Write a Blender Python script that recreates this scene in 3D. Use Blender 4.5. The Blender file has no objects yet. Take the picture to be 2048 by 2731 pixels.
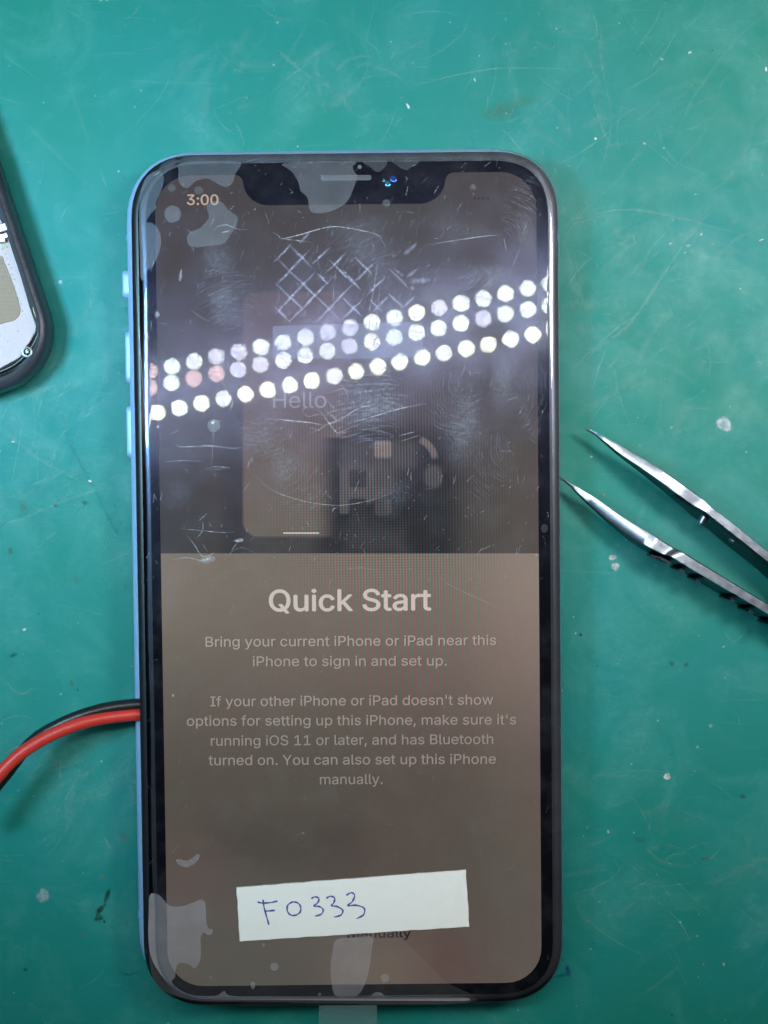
import bpy, bmesh, math, random, os
from mathutils import Vector, Matrix
random.seed(7)
R = math.radians
SC = bpy.context.scene
COL = SC.collection
SC.unit_settings.system = 'METRIC'; SC.unit_settings.scale_length = 0.01      # 1 unit = 1 cm

# ------------------------------------------------------------------ camera, world, lights
D, ZD = 24.3, 1.05            # distance to the glass, height of the glass over the mat
TILT = R(2.1)
TH = 17.59/2/D
W_, H_ = 2048.0, 2731.0
CAMLOC = Vector((0, D*math.sin(TILT), ZD + D*math.cos(TILT)))
cam_d = bpy.data.cameras.new('camera'); cam = bpy.data.objects.new('camera', cam_d); COL.objects.link(cam)
cam.location = CAMLOC; cam.rotation_euler = (-TILT, 0, 0)
cam_d.sensor_fit = 'VERTICAL'; cam_d.angle = 2*math.atan(TH); cam_d.clip_start = .5; cam_d.clip_end = 500
SC.camera = cam
wd = bpy.data.worlds.new('World'); SC.world = wd; wd.use_nodes = True
wn = wd.node_tree.nodes; wl = wd.node_tree.links
bg = wn['Background']
# dim room: paler ceiling overhead, darker towards the horizon and the person holding the camera
wtc = wn.new('ShaderNodeTexCoord'); wsep = wn.new('ShaderNodeSeparateXYZ'); wr = wn.new('ShaderNodeValToRGB')
wl.new(wtc.outputs['Generated'], wsep.inputs[0])
wma = wn.new('ShaderNodeMath'); wma.operation = 'MULTIPLY_ADD'; wma.inputs[1].default_value = .5; wma.inputs[2].default_value = .5
wl.new(wsep.outputs['Y'], wma.inputs[0]); wl.new(wma.outputs[0], wr.inputs[0])
wr.color_ramp.elements[0].position = .2; wr.color_ramp.elements[0].color = (.10, .10, .105, 1)
wr.color_ramp.elements[1].position = .75; wr.color_ramp.elements[1].color = (.62, .66, .72, 1)
wl.new(wr.outputs[0], bg.inputs[0]); bg.inputs[1].default_value = 0.18
SC.view_settings.view_transform = 'Standard'; SC.view_settings.look = 'None'
SC.view_settings.exposure = 0; SC.view_settings.gamma = 1; SC.view_settings.use_curve_mapping = False
LED_L = 53.0
ZL = 27.0                     # height of the lamp bars
def area(name, loc, target, sx, sy, power, colr, spread=180):
    l = bpy.data.lights.new(name, 'AREA'); l.shape = 'RECTANGLE'; l.size = sx; l.size_y = sy
    l.energy = power; l.color = colr; l.spread = R(spread)
    o = bpy.data.objects.new(name, l); COL.objects.link(o); o.location = loc
    o.rotation_euler = (Vector(target)-Vector(loc)).to_track_quat('-Z', 'Y').to_euler(); return o
area('fill_light_left', (-15, 4, 25), (-7, 4.5, 0), 5.5, 5.5, 1250, (.42, .79, 1.0), 64)  # unseen fill, added for the cool light on the left
area('fill_light_right', (14, 7, 25), (7.5, 4.5, 0), 5.5, 5.5, 1350, (1.0, .99, .95), 84)  # unseen fill, added to brighten the right side
area('fill_light_overhead', (22, 34, 60), (3, 3, 0), 30, 20, 250, (1.0, .96, .80))  # weak warm fill from overhead, added without a visible source
SC.cycles.transparent_max_bounces = 24
SC.cycles.max_bounces = 8
SC.cycles.sample_clamp_indirect = 4

# ------------------------------------------------------------------ pixel -> point on a level plane, phone frame
def U(px, py, z=0.0):
    u = (px-W_/2)/H_*2*TH; v = (H_/2-py)/H_*2*TH
    c, s = math.cos(-TILT), math.sin(-TILT)
    d = Vector((u, v*c + s, v*s - c))
    t = (z-CAMLOC.z)/d.z
    return CAMLOC + d*t
ROT = R(0.62)
P0 = U(932, 1543, ZD); P0.z = 0
def L(px, py, z=ZD):
    w = U(px, py, z); dx, dy = w.x-P0.x, w.y-P0.y
    c, s = math.cos(-ROT), math.sin(-ROT)
    return Vector((dx*c-dy*s, dx*s+dy*c, z))

# ------------------------------------------------------------------ materials
def new_mat(name):
    m = bpy.data.materials.new(name); m.use_nodes = True
    return m, m.node_tree.nodes, m.node_tree.links
def pm(name, colr, rough=.5, metal=0, spec=.5, coat=0, noise=0, nscale=6, bump=0, bscale=40, emis=None, es=0):
    m, n, l = new_mat(name); b = n['Principled BSDF']
    b.inputs['Base Color'].default_value = (*colr, 1); b.inputs['Roughness'].default_value = rough
    b.inputs['Metallic'].default_value = metal; b.inputs['Specular IOR Level'].default_value = spec
    b.inputs['Coat Weight'].default_value = coat
    tc = n.new('ShaderNodeTexCoord')
    if noise:
        t = n.new('ShaderNodeTexNoise'); t.inputs['Scale'].default_value = nscale; t.inputs['Detail'].default_value = 6
        l.new(tc.outputs['Object'], t.inputs[0])
        mx = n.new('ShaderNodeMix'); mx.data_type = 'RGBA'
        l.new(t.outputs[0], mx.inputs[0])
        mx.inputs[6].default_value = (*[c*(1-noise) for c in colr], 1); mx.inputs[7].default_value = (*[min(1, c*(1+noise)) for c in colr], 1)
        l.new(mx.outputs[2], b.inputs['Base Color'])
        rr = n.new('ShaderNodeMapRange'); rr.inputs[3].default_value = max(.02, rough*(1-noise)); rr.inputs[4].default_value = min(1, rough*(1+noise))
        l.new(t.outputs[0], rr.inputs[0]); l.new(rr.outputs[0], b.inputs['Roughness'])
    if bump:
        t2 = n.new('ShaderNodeTexNoise'); t2.inputs['Scale'].default_value = bscale; t2.inputs['Detail'].default_value = 4
        l.new(tc.outputs['Object'], t2.inputs[0])
        bp = n.new('ShaderNodeBump'); bp.inputs['Strength'].default_value = 1; bp.inputs['Distance'].default_value = bump
        l.new(t2.outputs[0], bp.inputs['Height']); l.new(bp.outputs[0], b.inputs['Normal'])
    if emis:
        b.inputs['Emission Color'].default_value = (*emis, 1); b.inputs['Emission Strength'].default_value = es
    return m

def math_node(n, l, op, a, b=None, c=None):
    x = n.new('ShaderNodeMath'); x.operation = op
    for i, v in enumerate((a, b, c)):
        if v is None: continue
        if isinstance(v, (int, float)): x.inputs[i].default_value = v
        else: l.new(v, x.inputs[i])
    return x.outputs[0]

def mark_mat(name, rough=.6, grain=0.5, gscale=14, gloss=0.0):
    """thin marks: colour and cover come from the mesh's own attributes, broken up by noise"""
    m, n, l = new_mat(name); n.remove(n['Principled BSDF']); out = n['Material Output']
    ca = n.new('ShaderNodeAttribute'); ca.attribute_name = 'col'
    aa = n.new('ShaderNodeAttribute'); aa.attribute_name = 'cover'
    d = n.new('ShaderNodeBsdfDiffuse'); l.new(ca.outputs['Color'], d.inputs[0])
    sh = d.outputs[0]
    if gloss:
        g = n.new('ShaderNodeBsdfGlossy'); g.inputs['Roughness'].default_value = rough; l.new(ca.outputs['Color'], g.inputs[0])
        mg = n.new('ShaderNodeMixShader'); mg.inputs[0].default_value = gloss; l.new(sh, mg.inputs[1]); l.new(g.outputs[0], mg.inputs[2]); sh = mg.outputs[0]
    tr = n.new('ShaderNodeBsdfTransparent')
    tc = n.new('ShaderNodeTexCoord'); t = n.new('ShaderNodeTexNoise'); t.inputs['Scale'].default_value = gscale; t.inputs['Detail'].default_value = 5
    l.new(tc.outputs['Object'], t.inputs[0])
    mr = n.new('ShaderNodeMapRange'); mr.inputs[1].default_value = .35; mr.inputs[2].default_value = .65
    mr.inputs[3].default_value = 1-grain; mr.inputs[4].default_value = 1
    l.new(t.outputs[0], mr.inputs[0])
    f = math_node(n, l, 'MULTIPLY', aa.outputs['Fac'], mr.outputs[0])
    mx = n.new('ShaderNodeMixShader'); l.new(f, mx.inputs[0]); l.new(tr.outputs[0], mx.inputs[1]); l.new(sh, mx.inputs[2])
    l.new(mx.outputs[0], out.inputs[0]); return m

# --- cutting mat
def mat_mat():
    m, n, l = new_mat('green_rubber_mat'); b = n['Principled BSDF']
    tc = n.new('ShaderNodeTexCoord')
    def noise(scale, det=6, rough=.6, dist=0, vec=None):
        t = n.new('ShaderNodeTexNoise'); t.inputs['Scale'].default_value = scale; t.inputs['Detail'].default_value = det
        t.inputs['Roughness'].default_value = rough; t.inputs['Distortion'].default_value = dist
        l.new(vec or tc.outputs['Object'], t.inputs[0]); return t.outputs[0]
    def rng(v, a, b_, c=0, d=1):
        r = n.new('ShaderNodeMapRange'); l.new(v, r.inputs[0])
        for i, q in zip((1, 2, 3, 4), (a, b_, c, d)): r.inputs[i].default_value = q
        return r.outputs[0]
    def mix(f, a, b_):
        x = n.new('ShaderNodeMix'); x.data_type = 'RGBA'
        if isinstance(f, float): x.inputs[0].default_value = f
        else: l.new(f, x.inputs[0])
        for i, q in ((6, a), (7, b_)):
            if isinstance(q, tuple): x.inputs[i].default_value = (*q, 1)
            else: l.new(q, x.inputs[i])
        return x.outputs[2]
    c = mix(rng(noise(.16, 3), .35, .65), (.005, .203, .158), (.007, .218, .214))
    # worn, scuffed cloudy areas
    cloud = rng(noise(.55, 8, .62, .8), .48, .72)
    c = mix(math_node(n, l, 'MULTIPLY', cloud, .34), c, (.085, .33, .31))
    fine = rng(noise(3.2, 8, .7, 1.5), .5, .8)
    c = mix(math_node(n, l, 'MULTIPLY', math_node(n, l, 'MULTIPLY', fine, cloud), .45), c, (.16, .40, .37))
    # streaky scuffs in two directions
    for ang, off, st in ((35, 0, .22), (-28, 5, .20), (80, 11, .16)):
        mp = n.new('ShaderNodeMapping'); mp.inputs['Rotation'].default_value = (0, 0, R(ang)); mp.inputs['Scale'].default_value = (.5, 7, 1)
        mp.inputs['Location'].default_value = (off, off, 0); l.new(tc.outputs['Object'], mp.inputs[0])
        s = rng(noise(1.3, 6, .7, .3, mp.outputs[0]), .60, .78)
        s = math_node(n, l, 'MULTIPLY', s, rng(noise(.35, 3, .5, .5), .42, .62))
        c = mix(math_node(n, l, 'MULTIPLY', s, st), c, (.25, .45, .40))
    # greasy dark patches
    dk = rng(noise(.9, 7, .65, 1.0), .64, .80)
    c = mix(math_node(n, l, 'MULTIPLY', dk, .30), c, (.02, .11, .085))
    # sprinkled dust grains
    v = n.new('ShaderNodeTexVoronoi'); v.inputs['Scale'].default_value = 2.6; l.new(tc.outputs['Object'], v.inputs[0])
    sp = rng(v.outputs['Distance'], .025, .06, 1, 0)
    sepc = n.new('ShaderNodeSeparateColor'); l.new(v.outputs['Color'], sepc.inputs[0])
    sp = math_node(n, l, 'MULTIPLY', sp, math_node(n, l, 'GREATER_THAN', sepc.outputs[0], .72))
    c = mix(math_node(n, l, 'MULTIPLY', sp, .5), c, (.5, .6, .55))
    l.new(c, b.inputs['Base Color'])
    l.new(rng(noise(1.5, 6), .3, .7, .42, .62), b.inputs['Roughness'])
    b.inputs['Specular IOR Level'].default_value = .28
    bp = n.new('ShaderNodeBump'); bp.inputs['Strength'].default_value = .5; bp.inputs['Distance'].default_value = .005
    h = math_node(n, l, 'ADD', noise(22, 5, .7), math_node(n, l, 'MULTIPLY', noise(2.2, 5), 1.5))
    l.new(h, bp.inputs['Height']); l.new(bp.outputs[0], b.inputs['Normal'])
    return m

# --- lit display: colour comes from the picture it shows (mesh attribute), modulated by its pixel columns
def screen_mat(name, stripes=1.0):
    m, n, l = new_mat(name); b = n['Principled BSDF']
    ca = n.new('ShaderNodeAttribute'); ca.attribute_name = 'col'
    aa = n.new('ShaderNodeAttribute'); aa.attribute_name = 'cover'
    tc = n.new('ShaderNodeTexCoord'); sp = n.new('ShaderNodeSeparateXYZ'); l.new(tc.outputs['Object'], sp.inputs[0])
    X, Y = sp.outputs['X'], sp.outputs['Y']
    M = lambda op, a, b=None, c=None: math_node(n, l, op, a, b, c)
    def gauss(cx, cy, rx, ry):
        dx = M('DIVIDE', M('SUBTRACT', X, cx), rx); dy = M('DIVIDE', M('SUBTRACT', Y, cy), ry)
        return M('EXPONENT', M('MULTIPLY', M('ADD', M('MULTIPLY', dx, dx), M('MULTIPLY', dy, dy)), -1.0))
    xs = M('MULTIPLY_ADD', Y, .045, X)
    nz = n.new('ShaderNodeTexNoise'); nz.inputs['Scale'].default_value = .5; l.new(tc.outputs['Object'], nz.inputs[0])
    xs2 = M('MULTIPLY_ADD', nz.outputs[0], .25, xs)
    st = M('SINE', M('MULTIPLY', xs2, 2*math.pi/.118))
    mask = M('MULTIPLY', M('ADD', gauss(1.0, -.6, 1.3, 2.2), M('MULTIPLY', gauss(-.3, 1.2, 1.2, .9), .6)), .28*stripes)
    st = M('MULTIPLY', st, mask)
    fine = M('MULTIPLY', M('SINE', M('MULTIPLY', X, 2*math.pi/.051)), M('MULTIPLY', gauss(.8, 1.7, 1.5, 1.5), .62*stripes))
    grid = M('MULTIPLY', M('SINE', M('MULTIPLY', Y, 2*math.pi/.047)), M('MULTIPLY', gauss(.5, 1.0, 1.3, .9), .28*stripes))
    gr = n.new('ShaderNodeTexNoise'); gr.inputs['Scale'].default_value = 45; gr.inputs['Detail'].default_value = 2; l.new(tc.outputs['Object'], gr.inputs[0])
    grain = M('MULTIPLY', M('SUBTRACT', gr.outputs[0], .5), .22)
    tn = n.new('ShaderNodeTexNoise'); tn.inputs['Scale'].default_value = .33; tn.inputs['Detail'].default_value = 1; l.new(tc.outputs['Object'], tn.inputs[0])
    tint = M('MULTIPLY', M('SUBTRACT', tn.outputs[0], .5), .26)
    common = M('ADD', M('ADD', fine, grid), M('ADD', grain, 1.0))
    rr = M('ADD', common, M('ADD', st, tint)); gg = M('SUBTRACT', common, M('MULTIPLY', M('ADD', st, tint), .55)); bb = M('ADD', common, M('MULTIPLY', st, .15))
    cc = n.new('ShaderNodeCombineColor'); l.new(rr, cc.inputs[0]); l.new(gg, cc.inputs[1]); l.new(bb, cc.inputs[2])
    mu = n.new('ShaderNodeMix'); mu.data_type = 'RGBA'; mu.blend_type = 'MULTIPLY'; mu.inputs[0].default_value = 1
    l.new(ca.outputs['Color'], mu.inputs[6]); l.new(cc.outputs[0], mu.inputs[7])
    b.inputs['Base Color'].default_value = (.006, .006, .007, 1); b.inputs['Roughness'].default_value = .35
    b.inputs['Specular IOR Level'].default_value = 0
    l.new(mu.outputs[2], b.inputs['Emission Color']); b.inputs['Emission Strength'].default_value = 1
    l.new(aa.outputs['Fac'], b.inputs['Alpha'])
    return m

# --- thin clear plastic film with a mirror-like surface, slightly greasy
def film_mat():
    m, n, l = new_mat('clear_film'); n.remove(n['Principled BSDF']); out = n['Material Output']
    tc = n.new('ShaderNodeTexCoord')
    def noise(scale, det=5):
        t = n.new('ShaderNodeTexNoise'); t.inputs['Scale'].default_value = scale; t.inputs['Detail'].default_value = det
        l.new(tc.outputs['Object'], t.inputs[0]); return t.outputs[0]
    bp = n.new('ShaderNodeBump'); bp.inputs['Strength'].default_value = 1; bp.inputs['Distance'].default_value = .00012
    l.new(noise(5.5, 4), bp.inputs['Height'])
    fr = n.new('ShaderNodeFresnel'); fr.inputs[0].default_value = 1.5
    tr = n.new('ShaderNodeBsdfTransparent')
    g1 = n.new('ShaderNodeBsdfGlossy'); g1.inputs['Roughness'].default_value = 0; g1.inputs['Color'].default_value = (.56, .56, .56, 1); l.new(bp.outputs[0], g1.inputs['Normal'])
    mg_ = n.new('ShaderNodeMapRange'); mg_.inputs[1].default_value = .32; mg_.inputs[2].default_value = .68; mg_.inputs[3].default_value = .26; mg_.inputs[4].default_value = .70
    l.new(noise(26, 8), mg_.inputs[0]); l.new(mg_.outputs[0], g1.inputs['Color'])
    m1 = n.new('ShaderNodeMixShader'); l.new(fr.outputs[0], m1.inputs[0]); l.new(tr.outputs[0], m1.inputs[1]); l.new(g1.outputs[0], m1.inputs[2])
    g2 = n.new('ShaderNodeBsdfGlossy'); g2.inputs['Roughness'].default_value = .19; g2.inputs['Color'].default_value = (.50, .55, 1, 1)
    mr = n.new('ShaderNodeMapRange'); mr.inputs[1].default_value = .3; mr.inputs[2].default_value = .75; mr.inputs[3].default_value = .018; mr.inputs[4].default_value = .052
    l.new(noise(1.6, 8), mr.inputs[0])
    m2 = n.new('ShaderNodeMixShader'); l.new(mr.outputs[0], m2.inputs[0]); l.new(m1.outputs[0], m2.inputs[1]); l.new(g2.outputs[0], m2.inputs[2])
    df = n.new('ShaderNodeBsdfDiffuse'); df.inputs[0].default_value = (.6, .62, .7, 1)
    mr3 = n.new('ShaderNodeMapRange'); mr3.inputs[1].default_value = .45; mr3.inputs[2].default_value = .8; mr3.inputs[3].default_value = .001; mr3.inputs[4].default_value = .022
    l.new(noise(2.3, 9), mr3.inputs[0])
    m3 = n.new('ShaderNodeMixShader'); l.new(mr3.outputs[0], m3.inputs[0]); l.new(m2.outputs[0], m3.inputs[1]); l.new(df.outputs[0], m3.inputs[2])
    l.new(m3.outputs[0], out.inputs[0]); return m

M_mat = mat_mat()
M_mark = mark_mat('mat_marks', grain=.55, gscale=9)
M_smear = mark_mat('film_smears', grain=.75, gscale=22, rough=.3, gloss=.25)
M_lint = mark_mat('film_scratches', grain=.35, gscale=12, rough=.3, gloss=.3)
M_bubble_veil = mark_mat('trapped_air_or_veil', grain=.16, gscale=3, rough=.35, gloss=.3)
M_film = film_mat()
M_screen = screen_mat('lit_display', 1.0); M_text = screen_mat('display_lettering', .5)
M_black = pm('black_glass', (.0015, .0016, .003), .12, spec=.08)
M_blackrim = pm('black_plastic_rim', (.008, .009, .013), .35, noise=.2)
M_blue = pm('blue_anodised_aluminium', (.42, .55, .86), .40, metal=.15, noise=.06, nscale=3, bump=.0006, bscale=60)
M_bluedark = pm('blue_frame_inside', (.012, .02, .055), .4, metal=.3)
M_band = pm('antenna_band_plastic', (.30, .52, .86), .5)
M_btn = pm('blue_button', (.32, .48, .70), .42, metal=.1, noise=.05)
M_mesh = pm('speaker_mesh', (.12, .13, .15), .5, bump=.01, bscale=60)
M_lens = pm('camera_lens', (.001, .001, .003), .15, spec=.12)
M_lensb = pm('lens_glint_blue', (.01, .08, .45), .12, spec=1, metal=.7)
M_lenst = pm('lens_glint_teal', (.02, .35, .5), .12, metal=.8)
M_paper = pm('white_paper', (.90, .88, .84), .75, noise=.03, nscale=5, bump=.004, bscale=30)
M_ink = pm('blue_pen_ink', (.075, .06, .35), .55, noise=.35, nscale=30)
M_red = pm('red_insulation', (.60, .035, .024), .42, noise=.08, nscale=3, bump=.003, bscale=12)
M_blk = pm('black_insulation', (.011, .012, .015), .36, noise=.2, nscale=3, bump=.003, bscale=12)
M_shell = pm('dark_grey_plastic', (.036, .035, .048), .34, noise=.25, nscale=5, bump=.006, bscale=18)
M_shellin = pm('grey_inner_wall', (.055, .053, .062), .5, noise=.25, nscale=4, bump=.005)
M_plate = pm('matt_metal_sheet', (.38, .275, .285), .5, metal=.25, noise=.06, nscale=7, bump=.003, bscale=35)
M_pad = pm('beige_mesh_pad', (.30, .22, .17), .8, noise=.15, nscale=18)
M_clip = pm('bright_clip', (.42, .41, .44), .3, metal=.6, noise=.1)
M_gold = pm('worn_brass_contact', (.27, .25, .15), .5, metal=.4, noise=.3, nscale=9)
M_screw = pm('steel_screw', (.25, .26, .26), .3, metal=.9)
M_steel = pm('brushed_steel', (.44, .48, .57), .33, metal=1, noise=.28, nscale=9, bump=.002, bscale=30)
M_steeld = pm('shaded_steel_side', (.035, .042, .065), .3, metal=.9, noise=.3, nscale=8)  # sides darkened in colour to stand for their dark reflections
M_alu = pm('lamp_aluminium', (.25, .26, .28), .5, metal=.6)

# ------------------------------------------------------------------ mesh helpers
def obj(name, verts, faces, mat, parent=None, smooth=False, mats=None, fmat=None):
    me = bpy.data.meshes.new(name); me.from_pydata([tuple(v) for v in verts], [], faces); me.update()
    for m in (mats or [mat]): me.materials.append(m)
    if fmat:
        for p, i in zip(me.polygons, fmat): p.material_index = i
    if smooth:
        me.shade_smooth()
        me.set_sharp_from_angle(angle=R(smooth if smooth is not True else 40))
    o = bpy.data.objects.new(name, me); COL.objects.link(o)
    if parent: o.parent = parent
    return o
def empty(name, loc=(0, 0, 0), rz=0):
    o = bpy.data.objects.new(name, None); COL.objects.link(o); o.location = loc; o.rotation_euler = (0, 0, rz); o.empty_display_size = 1; return o
def tag(o, label=None, cat=None, group=None, kind=None):
    if label: o['label'] = label
    if cat: o['category'] = cat
    if group: o['group'] = group
    if kind: o['kind'] = kind
    return o
def loft(rings, cap0=True, cap1=True):
    v = []; f = []; n = len(rings[0])
    for r in rings: v += [tuple(p) for p in r]
    for i in range(len(rings)-1):
        for j in range(n):
            a = i*n+j; b = i*n+(j+1) % n; f.append((a, b, b+n, a+n))
    if cap0: f.append(tuple(reversed(range(n))))
    if cap1: f.append(tuple(range((len(rings)-1)*n, len(rings)*n)))
    return v, f
def rrect(w, h, r, n=10, cx=0, cy=0, z=0, e=2.35):
    r = max(r, .01); pts = []
    for (sx, sy, a0) in ((1, 1, 0), (-1, 1, 90), (-1, -1, 180), (1, -1, 270)):
        for k in range(n+1):
            a = R(a0+90*k/n); c, s = math.cos(a), math.sin(a)
            px = abs(c)**(2/e)*(1 if c >= 0 else -1); py = abs(s)**(2/e)*(1 if s >= 0 else -1)
            pts.append(Vector((cx+sx*(w/2-r)+px*r, cy+sy*(h/2-r)+py*r, z)))
    return pts
def ccw(p):
    a = sum(p[i].x*p[(i+1) % len(p)].y-p[(i+1) % len(p)].x*p[i].y for i in range(len(p)))
    return p if a > 0 else list(reversed(p))
def inset(p, d):
    out = []; n = len(p)
    for i in range(n):
        a, b, c = p[i-1], p[i], p[(i+1) % n]
        t1 = (b-a).to_2d(); t2 = (c-b).to_2d()
        t1 = t1.normalized() if t1.length > 1e-9 else t2.normalized(); t2 = t2.normalized() if t2.length > 1e-9 else t1
        nn = Vector((-(t1.y+t2.y), t1.x+t2.x)); nn = nn.normalized() if nn.length > 1e-6 else Vector((-t1.y, t1.x))
        k = 1/max(.5, nn.dot(Vector((-t1.y, t1.x))))
        out.append(Vector((b.x+nn.x*d*k, b.y+nn.y*d*k, b.z)))
    return out
def zed(p, z): return [Vector((q.x, q.y, z)) for q in p]
def prism(poly, z0, z1, bev=.01):
    p = ccw(poly); return loft([zed(p, z0), zed(p, z1-bev), zed(inset(p, bev), z1)])
def crom(pts, closed=True, sub=6):
    n = len(pts); out = []
    for i in range(n if closed else n-1):
        if closed: p0, p1, p2, p3 = pts[i-1], pts[i], pts[(i+1) % n], pts[(i+2) % n]
        else: p0, p1, p2, p3 = pts[max(i-1, 0)], pts[i], pts[i+1], pts[min(i+2, n-1)]
        for k in range(sub):
            t = k/sub
            out.append(.5*((2*p1)+(p2-p0)*t+(2*p0-5*p1+4*p2-p3)*t*t+(3*p1-p0-3*p2+p3)*t**3))
    if not closed: out.append(pts[-1].copy())
    return out
def tube(path, rad, n=14):
    rings = []
    for i, p in enumerate(path):
        t = (path[min(i+1, len(path)-1)]-path[max(i-1, 0)]).normalized()
        s = t.cross(Vector((0, 0, 1))).normalized(); u = s.cross(t)
        rings.append([p+(s*math.cos(2*math.pi*k/n)+u*math.sin(2*math.pi*k/n))*rad for k in range(n)])
    return loft(rings)

class Marks:
    """flat marks (scratches, stains, smears) gathered in one mesh with colour + cover attributes"""
    def __init__(s): s.v = []; s.f = []; s.c = []; s.a = []; s.z = 0
    def ribbon(s, pts, w, colr, cov, z, taper=True, jit=0):
        z += s.z; s.z += 2e-5; b = len(s.v); n = len(pts)
        for i, p in enumerate(pts):
            t = (pts[min(i+1, n-1)]-pts[max(i-1, 0)]).to_2d()
            t = t.normalized() if t.length > 1e-9 else Vector((1, 0)); q = Vector((-t.y, t.x, 0))
            k = math.sin(math.pi*min(max(i/(n-1), .04), .96)) ** .5 if taper else 1
            ww = w*k*(1+random.uniform(-jit, jit)); cv = cov*(1+random.uniform(-jit, jit)*.8)
            for side, al in ((-1, 0), (0, 1), (1, 0)):
                s.v.append((p.x+q.x*ww*side, p.y+q.y*ww*side, z)); s.c.append(colr); s.a.append(max(0, cv*al*(k if taper else 1)))
        for i in range(n-1):
            for j in (0, 1):
                a = b+i*3+j; s.f.append((a, a+1, a+4, a+3))
    def blob(s, pts, colr, cov, z, soft=.3, pf=None):
        """filled outline, fading over the outer part of the shape"""
        z += s.z; s.z += 2e-5; b = len(s.v); n = len(pts); c = sum(pts, Vector((0, 0, 0)))/n
        s.v.append((c.x, c.y, z)); s.c.append(colr); s.a.append(cov)
        for k, al in ((1-soft, 1), (1, 0)):
            for p in pts: s.v.append((c.x+(p.x-c.x)*k, c.y+(p.y-c.y)*k, z)); s.c.append(colr); s.a.append(cov*al)
        for i in range(n):
            j = (i+1) % n; s.f.append((b, b+1+i, b+1+j)); s.f.append((b+1+i, b+1+n+i, b+1+n+j, b+1+j))
    def spot(s, c, rx, ry, rot, colr, cov, z, soft=.3, rag=.12, n=18):
        ph = [random.uniform(0, 6.28) for _ in range(3)]; pts = []
        for i in range(n):
            a = 2*math.pi*i/n; k = 1+rag*(math.sin(2*a+ph[0])+.7*math.sin(3*a+ph[1])+.5*math.sin(5*a+ph[2]))
            x, y = rx*k*math.cos(a), ry*k*math.sin(a)
            pts.append(Vector((c.x+x*math.cos(rot)-y*math.sin(rot), c.y+x*math.sin(rot)+y*math.cos(rot), 0)))
        s.blob(pts, colr, cov, z, soft)
    def build(s, name, mat, parent):
        o = obj(name, s.v, s.f, mat, parent)
        set_attr(o, s.c, s.a); return o
def set_attr(o, cols, cov):
    me = o.data
    me.attributes.new('col', 'FLOAT_COLOR', 'POINT'); me.attributes.new('cover', 'FLOAT', 'POINT')
    flat = []
    for c in cols: flat += [c[0], c[1], c[2], 1]
    me.attributes['col'].data.foreach_set('color', flat); me.attributes['cover'].data.foreach_set('value', [float(q) for q in cov])

# ------------------------------------------------------------------ the work mat
S = 45
mat_o = obj('work_mat', [(-S, -S, 0), (S, -S, 0), (S, S, 0), (-S, S, 0)], [(0, 1, 2, 3)], M_mat)
tag(mat_o, 'scratched teal green rubber work mat under everything', 'mat', kind='structure')
mk = Marks(); PALE = (.42, .58, .53); WHITE = (.62, .68, .68); DARK = (.02, .06, .05); BROWN = (.16, .13, .10)
def line(pts, w, c, cv, jit=.3, sub=8):
    pp = crom([U(x, y) for x, y in pts], False, sub); mk.ribbon(pp, w*.0066, c, cv*(.55 if c == PALE else 1.3), .004, jit=jit)
# traced scratches (photo positions on the mat plane)
for pts, w, cv in (
    ([(1100, 230), (1220, 200), (1340, 182), (1540, 184)], 4, .45), ([(735, 130), (770, 160), (805, 190), (840, 215)], 9, .3),
    ([(890, 200), (915, 170), (960, 150), (1010, 155)], 8, .22), ([(985, 180), (1040, 190), (1075, 215)], 6, .25),
    ([(620, 320), (640, 350), (655, 400)], 4, .35), ([(690, 10), (730, 45), (800, 58)], 4, .3), ([(325, 50), (355, 40), (378, 5)], 3, .3),
    ([(1520, 590), (1700, 560), (2030, 640)], 4, .4), ([(1500, 600), (1560, 590), (1640, 560)], 3, .4),
    ([(1530, 990), (1600, 925), (1690, 850), (1830, 640), (1900, 560)], 6, .38), ([(1560, 960), (1640, 880), (1730, 820)], 4, .35),
    ([(1510, 1000), (1570, 940), (1650, 870)], 4, .28), ([(2040, 40), (1960, 110), (1850, 260), (1800, 380)], 5, .2),
    ([(1640, 20), (1600, 120), (1630, 330), (1590, 480)], 3, .18), ([(1900, 700), (1960, 640), (2048, 600)], 7, .24),
    ([(0, 1405), (90, 1370), (200, 1325), (340, 1285)], 5, .33), ([(0, 1130), (60, 1190), (130, 1240), (230, 1290)], 8, .3),
    ([(10, 1085), (110, 1040), (230, 1020)], 8, .2), ([(15, 1820), (55, 1850), (90, 1835)], 6, .35), ([(0, 1925), (40, 1910), (90, 1915)], 4, .3),
    ([(15, 2005), (40, 1995), (70, 1985)], 6, .4), ([(278, 2230), (290, 2255), (300, 2270)], 6, .5), ([(285, 2060), (300, 2085), (310, 2060)], 5, .3),
    ([(1720, 2260), (1770, 2300), (1850, 2310)], 9, .18), ([(60, 320), (160, 420), (260, 520)], 10, .12), ([(180, 200), (220, 330), (240, 380)], 10, .12),
    ([(1220, 60), (1300, 110), (1330, 90), (1380, 150)], 5, .16), ([(1450, 260), (1500, 310), (1530, 380)], 6, .16), ([(1740, 300), (1790, 420), (1900, 470)], 5, .2)):
    line(pts, w, PALE, cv)
line([(160, 1080), (190, 1190), (250, 1300), (305, 1410), (330, 1440)], 6, DARK, .13)
line([(315, 2590), (345, 2600), (372, 2588)], 3, DARK, .4)
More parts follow.
